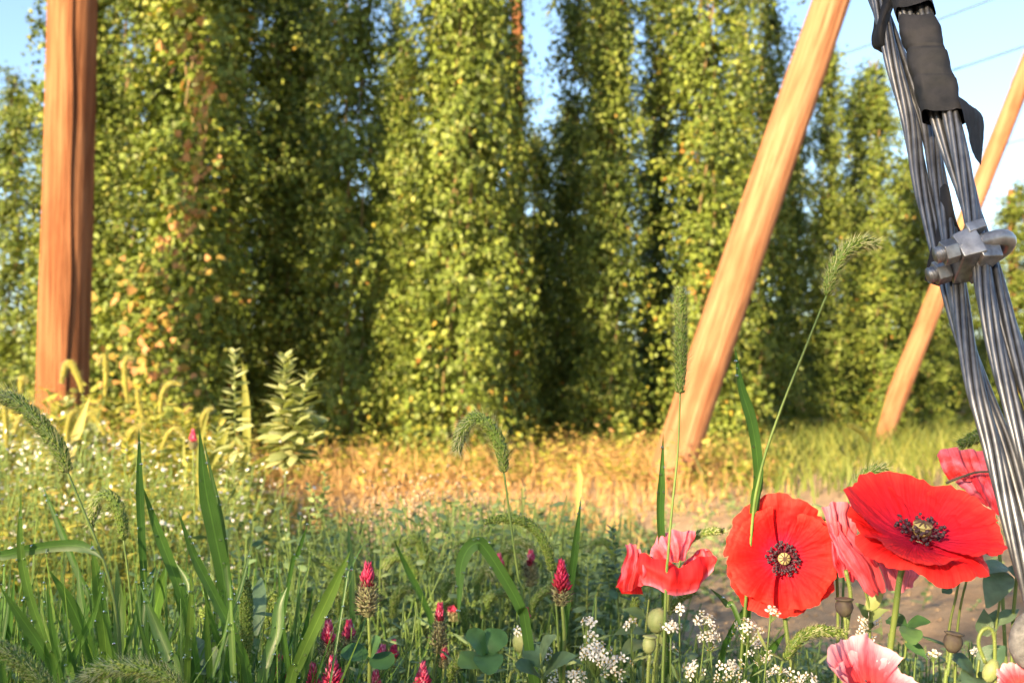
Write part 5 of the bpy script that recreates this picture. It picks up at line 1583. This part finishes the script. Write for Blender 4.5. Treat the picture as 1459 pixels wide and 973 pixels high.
def spire(label, px, ytop, ybot, d, leaf_px, n, m, seed, branch=(), stem_r=.0016):
    """upright weed with whorls of narrow leaves"""
    r = np.random.default_rng(seed)
    lines = [((px, ytop), (px + r.normal() * 4, ybot))] + [((bx, by), (ex, ey)) for bx, by, ex, ey in branch]
    sp0 = rooted([lines[0][0], lines[0][1]], d, d)
    loc = sp0[-1]
    root = empty("leafy_weed", loc, label, "leafy weed")
    ms, ml = MB(), MB()
    ms.tube(sp0, np.linspace(stem_r * .5, stem_r, len(sp0)), 6)
    for li, (a, b) in enumerate(lines):
        A, B = P(*a, d), P(*b, d)
        if li: ms.tube(spline([A, B], 8), stem_r * .6, 5)
        k = n if li == 0 else n // 2
        s_ = np.linspace(0, 1, k)
        pos = A + (B - A) * s_[:, None]
        az = np.arange(k) * 2.4 + r.normal(size=k) * .3
        ax = unit(np.stack([np.cos(az), np.sin(az), .75 - .9 * s_ + r.normal(size=k) * .15], -1))
        ln = leaf_px / FPX * d * (.45 + .75 * s_) * r.uniform(.75, 1.2, k)
        ml.scatter(LANCE_V * (1.6, 1, 1), OVAL_F, frames(ax, unit(r.normal(size=(k, 3)) * .3 + (0, 0, 1)), ln), pos, np.clip(r.normal(.55, .18, k), 0, 1))
    ms.build("stem", STEMP, root, loc)
    ml.build("leaves", m, root, loc)
    return root


spire("pale sunlit weed with whorled leaves standing before the dark gap in the hops", 405, 505, 660, 2.2, 42, 80, PALEWEED, 1, [(442, 532, 418, 620), (452, 602, 415, 650)])
spire("thin sunlit weed stalk left of the pale whorled weed", 334, 500, 640, 2.2, 30, 50, PALEWEED, 2, [(352, 640, 340, 690)])
spire("blue-green weed with small leaves just left of the wilting poppy", 872, 752, 850, 1.15, 24, 44, BLUELEAF, 3, [(858, 790, 870, 840)])
spire("blue-green weed behind the deep red clover", 838, 800, 890, 1.2, 24, 40, BLUELEAF, 4, [(862, 810, 846, 860)])
spire("dusky weed spire in front of the dry grass by the left flowers", 462, 672, 770, 1.9, 22, 40, WEED, 5, [(440, 690, 458, 740)])

rsp = np.random.default_rng(41)
for k in range(18):
    pxk = rsp.uniform(-30, 350)
    yk = np.interp(pxk, [-30, 100, 260, 350], [560, 570, 590, 630]) + rsp.uniform(-18, 50)
    o_ = spire("yellow-green sunlit weed stalk among the white flowers left of the dark hop gap", pxk, yk, yk + 120, rsp.uniform(2.0, 3.4), rsp.uniform(26, 42), 48, PALEWEED if k % 3 == 0 else WEED_LIT, 200 + k, [(pxk + rsp.normal() * 26, yk + 40, pxk + 3, yk + 100)] if k % 2 else ())
    o_["group"] = "sunlit weed stalks on the left"

# small yellow flower beside the cable
fy = P(1452, 793, .74)
spy = rooted([(1452, 800), (1446, 850), (1442, 930)], .745)
yf = empty("yellow_daisy", spy[-1], "small yellow flower half hidden beside the cable's foot", "yellow flower")
mb = MB()
k = 14
az = np.arange(k) * TAU / k
ax = np.stack([np.cos(az), -.4 + 0 * az, np.sin(az)], -1)
mb.scatter(LANCE_V * (1.3, 1, 1), OVAL_F, frames(unit(ax), np.broadcast_to((0, -1, .2), ax.shape), .0075), np.broadcast_to(fy, (k, 3)), np.random.default_rng(3).random(k))
mb.build("petals", YELLOW, yf, spy[-1])
mb = MB(); mb.tube(np.array([fy + (0, .003, 0), fy + (0, -.001, 0), fy + (0, -.0025, 0)]), [.0032, .0034, .0012], 12)
mb.build("flower_disc", POD, yf, spy[-1])
mb = MB(); mb.tube(spy, .0012, 6)
mb.build("stem", STEMP, yf, spy[-1])

# ================================================================== the steel guy cable, its tape and clip
def cable_line(pts, n=160):
    return spline([P(x, y, d) for x, y, d in pts], n)


def rmf(pts):
    T = unit(np.gradient(pts, axis=0))
    a = unit(np.cross(T[0], (0, 1, 0.1)))
    A = []
    for t in T:
        a = a - t * np.dot(a, t); a = a / np.linalg.norm(a); A.append(a)
    A = np.array(A)
    return T, A, np.cross(T, A)


def helix(pts, rad, lay, phase):
    T, A, B = rmf(pts)
    s_ = np.concatenate([[0], np.cumsum(np.linalg.norm(np.diff(pts, axis=0), axis=1))])
    th = TAU * s_ / lay + phase
    rad = np.broadcast_to(rad, s_.shape)
    return pts + rad[:, None] * (np.cos(th)[:, None] * A + np.sin(th)[:, None] * B)


def strand(parent, loc, pts, wr, lay, seed):
    mb = MB()
    r = np.random.default_rng(seed)
    for k in range(6):
        mb.tube(helix(pts, wr * 2.02 * (1 + .02 * r.normal()), lay, k * TAU / 6 + seed), wr, 10, var=r.random())
    mb.tube(pts, wr, 8, var=.5)
    return mb.build("strand", STEEL, parent, loc)


LL = [(1218, -90, .76), (1250, 0, .74), (1279, 90, .72), (1308, 175, .70), (1324, 257, .675), (1342, 335, .655), (1361, 420, .635), (1376, 485, .62), (1397, 562, .60), (1425, 640, .585), (1452, 730, .57), (1478, 820, .56), (1505, 920, .555)]
LR = [(1268, -90, .72), (1292, -20, .705), (1310, 40, .69), (1345, 165, .665), (1366, 235, .65), (1386, 305, .635), (1402, 365, .62), (1415, 425, .605), (1430, 485, .595), (1452, 560, .58), (1478, 650, .565), (1500, 740, .56), (1515, 840, .556), (1518, 920, .555)]
cable = empty("guy_cable", P(1510, 930, .555), "thick twisted steel guy cable doubled back on itself, wrapped with black tape and clipped", "steel cable")
cl = np.array(cable.location)
for ptsC, tag_, ph in ((cable_line(LL), "L", 1.2), (cable_line(LR), "R", 2.6)):
    s_ = np.linspace(0, 1, len(ptsC))
    wr = np.linspace(.00178, .00160, len(ptsC)).mean()
    for k in range(2):
        c = helix(ptsC, .0051, .52, ph + k * math.pi)
        strand(cable, cl, c, wr, .28, k + (3 if tag_ == "R" else 0))

# tape wraps
Rl = cable_line(LR, 400)
Ll = cable_line(LL, 400)


def screen_y(p):
    q = p - CAM
    return IH / 2 - FPX * (q @ UPV) / (q @ FWD)


def seg_between(line, y0, y1, n=40):
    ys = np.array([screen_y(p) for p in line])
    i = np.where((ys > y0) & (ys < y1))[0]
    return spline(line[i[:: max(1, len(i) // 12)]], n)


def wrap(parent, loc, line, ra, rb, seed, name="wrap", m=TAPE, tilt=0.0):
    """a tight wrapping round the two strands: an oval sleeve with overlapping turns, cut at a slant"""
    T, A, B = rmf(line)
    k = len(line)
    th = np.linspace(0, TAU, 41)
    ang0 = .35
    ca, sa = np.sign(np.cos(th)) * np.abs(np.cos(th)) ** .55, np.sign(np.sin(th)) * np.abs(np.sin(th)) ** .55
    X = np.array([math.cos(ang0) * A[i] + math.sin(ang0) * B[i] for i in range(k)])
    Y = np.cross(T, X)
    s_ = np.linspace(0, 1, k)
    turn = 1 + .03 * (s_ > .36) + .035 * (s_ > .63) - .05 * (np.abs(s_ - .36) < .02) + .02 * np.sin(s_ * 9)
    V = line[:, None] + (turn * ra)[:, None, None] * ca[None, :, None] * X[:, None] + (turn * rb)[:, None, None] * sa[None, :, None] * Y[:, None]
    V = V + tilt * ca[None, :, None] * T[:, None]
    V = V + (.0007 * vnoise(V, seed, 170) + .0004 * vnoise(V, seed + 1, 420))[..., None] * (V - line[:, None]) / .01
    V[0] = V[0] + .0012 * np.sin(th * 5)[:, None] * T[0]; V[-1] = V[-1] + .0012 * np.sin(th * 4 + 1)[:, None] * T[-1]
    mb = MB(); mb.grid(V)
    return mb.build(name, m, parent, loc)


tape = empty("tape_wrap", P(1345, 170, .66), "wide black tape band wound round the front cable leg, one end loose", "black tape", "black tape on the cable")
tl = np.array(tape.location)
wrap(tape, tl, seg_between(Rl, 32, 170, 90), .0112, .0095, 3, "wrapped_band", tilt=.004)
pop, loc = tape, tl
sheet("loose_end", TAPE, [[(1366, 135, -.004), (1372, 158, -.006), (1380, 190, -.004), (1389, 225, 0)], [(1378, 145, .002), (1389, 163, .004), (1394, 190, .006), (1394, 232, .004)], [(1382, 152, .010), (1398, 163, .014), (1402, 188, .014), (1397, 236, .008)]], .655, 71, .0006)
# torn seam: a pale crease across the band
tape2 = empty("tape_wrap", P(1250, 40, .73), "black tape looped round the back leg of the cable at the top edge", "black tape", "black tape on the cable")
pop, loc = tape2, np.array(tape2.location)
sheet("tape_loop", TAPE, [[(1258, -40, .0), (1272, -40, -.012), (1290, -36, -.012), (1318, -30, -.006)], [(1252, 0, .0), (1264, -4, -.014), (1282, -4, -.014), (1298, -8, -.006)], [(1244, 40, .002), (1252, 36, -.014), (1262, 24, -.016), (1276, 6, -.010)], [(1242, 66, .004), (1250, 62, -.012), (1258, 52, -.016), (1268, 30, -.012)], [(1252, 74, .006), (1258, 76, -.008), (1262, 72, -.014), (1268, 54, -.012)]], .735, 72, .0008)
wrap(tape2, loc, seg_between(Rl, -60, 22), .0105, .0090, 4, "wrapped_band", tilt=.002)
tape3 = empty("tape_flap", P(1345, 290, .66), "torn triangle of black tape hanging between the cable legs above the clip", "black tape", "black tape on the cable")
pop, loc = tape3, np.array(tape3.location)
sheet("tape_sheet", TAPE, [[(1340, 268, .004), (1346, 262, 0), (1352, 266, -.002)], [(1338, 305, .002), (1350, 305, -.004), (1362, 312, -.006)], [(1328, 350, .0), (1346, 352, -.006), (1376, 356, -.006)], [(1317, 400, .0), (1332, 406, -.004), (1352, 412, -.004)]], .655, 73, .0009)


# wire rope clip
def solid(name, m, parent, loc, hulls, bev=.0012):
    import bmesh
    bm = bmesh.new()
    for pts in hulls:
        b2 = bmesh.new()
        vs = [b2.verts.new(Vector(np.asarray(p) - loc)) for p in pts]
        res = bmesh.ops.convex_hull(b2, input=vs)
        bmesh.ops.delete(b2, geom=[g for g in res["geom_interior"] + res["geom_unused"] if isinstance(g, bmesh.types.BMVert)], context='VERTS')
        bmesh.ops.dissolve_limit(b2, angle_limit=.02, verts=b2.verts, edges=b2.edges)
        bmesh.ops.bevel(b2, geom=b2.edges[:], offset=bev, segments=3, profile=.6, affect='EDGES', clamp_overlap=True)
        me = bpy.data.meshes.new("tmp"); b2.to_mesh(me); bm.from_mesh(me); b2.free(); bpy.data.meshes.remove(me)
    me = bpy.data.meshes.new(name)
    bm.to_mesh(me); bm.free()
    me.polygons.foreach_set("use_smooth", np.full(len(me.polygons), True))
    me.materials.append(m)
    o = bpy.data.objects.new(name, me); COL.objects.link(o); o.parent = parent
    return o


cc = P(1402, 357, .618)
e1 = unit(P(1325, 383, .618) - P(1440, 349, .618))
Tc = unit(P(1415, 425, .605) - P(1386, 305, .635))
e2 = np.array((.12, .86, -.42)); e2 = unit(e2 - e1 * np.dot(e2, e1))
e3 = np.cross(e1, e2)
clip = empty("wire_clip", cc, "galvanised u-bolt wire clip clamping the front leg of the steel cable", "cable clip")
hs = .0118
clip.scale = (.9, .9, .9)
off = unit(e2)
th = np.linspace(-math.pi / 2, math.pi / 2, 24)
arc = [cc - e1 * (.0035 + hs * math.cos(t)) + e2 * hs * math.sin(t) for t in th]
front_ = [cc - e2 * hs + e1 * q for q in np.linspace(.034, 0, 14)]
back_ = [cc + e2 * hs + e1 * q for q in np.linspace(0, .034, 14)]
up_ = np.array(front_ + arc + back_)
mb = MB(); mb.tube(up_, .0050, 16)
# screw thread on both shanks
for sgn in (-1, 1):
    q = np.linspace(.004, .0345, 260)
    a_ = q * TAU / .0016
    hp_ = cc + sgn * e2 * hs + e1 * q[:, None] + .0049 * (np.cos(a_)[:, None] * e2 + np.sin(a_)[:, None] * e3)
    mb.tube(hp_, .00045, 5)
mb.build("u_bolt", ZINC, clip, cc)


def box_pts(c, h1a, h1b, h2, h3a, h3b):
    return [c + e1 * a + e2 * b + e3 * z for a in (h1a, h1b) for b in (-h2, h2) for z in (h3a, h3b)]


sd = cc + e1 * .0
solid("saddle", ZINC, clip, cc, [
    [sd + e1 * a + e2 * b + e3 * z for a, b, z in ((.0065, -.0185, -.010), (.0065, .0185, -.010), (.0065, -.0185, .010), (.0065, .0185, .010), (.0205, -.0165, -.0085), (.0205, .0165, -.0085), (.0205, -.0165, .0085), (.0205, .0165, .0085))],
    [sd + e1 * a + e2 * b + e3 * z for a, b, z in ((-.006, -.0105, .0035), (-.006, -.0065, .0035), (.010, -.0175, .002), (.010, .0175, .002), (-.004, -.0105, .0125), (.010, -.0175, .0125), (.010, .0175, .0125), (-.004, -.0065, .0125))],
    [sd + e1 * a + e2 * b + e3 * z for a, b, z in ((-.001, -.0185, -.0125), (-.001, -.0150, -.0125), (.011, -.0190, -.0125), (.011, .0150, -.0125), (-.001, -.0185, -.0065), (.011, -.0190, -.0055), (.011, .0150, -.0055), (-.001, -.0150, -.0065))]], .0009)
for sgn in (-1, 1):
    nc = cc + sgn * e2 * hs + e1 * .0212
    hexa = [(math.cos(k * TAU / 6), math.sin(k * TAU / 6)) for k in range(6)]
    solid("nut", ZINC, clip, cc, [[nc + e1 * a + .0078 * (x * e2 + y * e3) for a in (0, .0085) for x, y in hexa]], .0005)

# the grey anchor eye at the right edge
CONC = plain_mat("weathered_zinc", (.07, .073, .08), .8, .0, spec=.2, color2=(.15, .155, .165), nscale=160, bump=.9)
ae = P(1483, 912, .60)
rod_g = np.array((ae[0] + .02, ae[1] + .02, 0))
anchor = empty("anchor_rod", rod_g, "grey galvanised anchor eye showing at the right edge below the steel cable", "anchor eye")
mb = MB()
t_ = np.linspace(0, TAU, 48)
ring = ae + .0125 * (np.cos(t_)[:, None] * np.array((1, .25, 0)) + np.sin(t_)[:, None] * np.array((0, -.15, 1.0)))
mb.tube(ring, .0062, 16, cap=False)
mb.build("eye", CONC, anchor, rod_g)
mb = MB(); mb.tube(spline([ae - (0, 0, .016), (ae + rod_g) / 2 - (0, 0, .01), rod_g], 16), .007, 14)
mb.build("rod", ZINC, anchor, rod_g)

for o in COL.objects:
    if o.parent is None and "category" in o and "kind" not in o:
        o["kind"] = "thing"
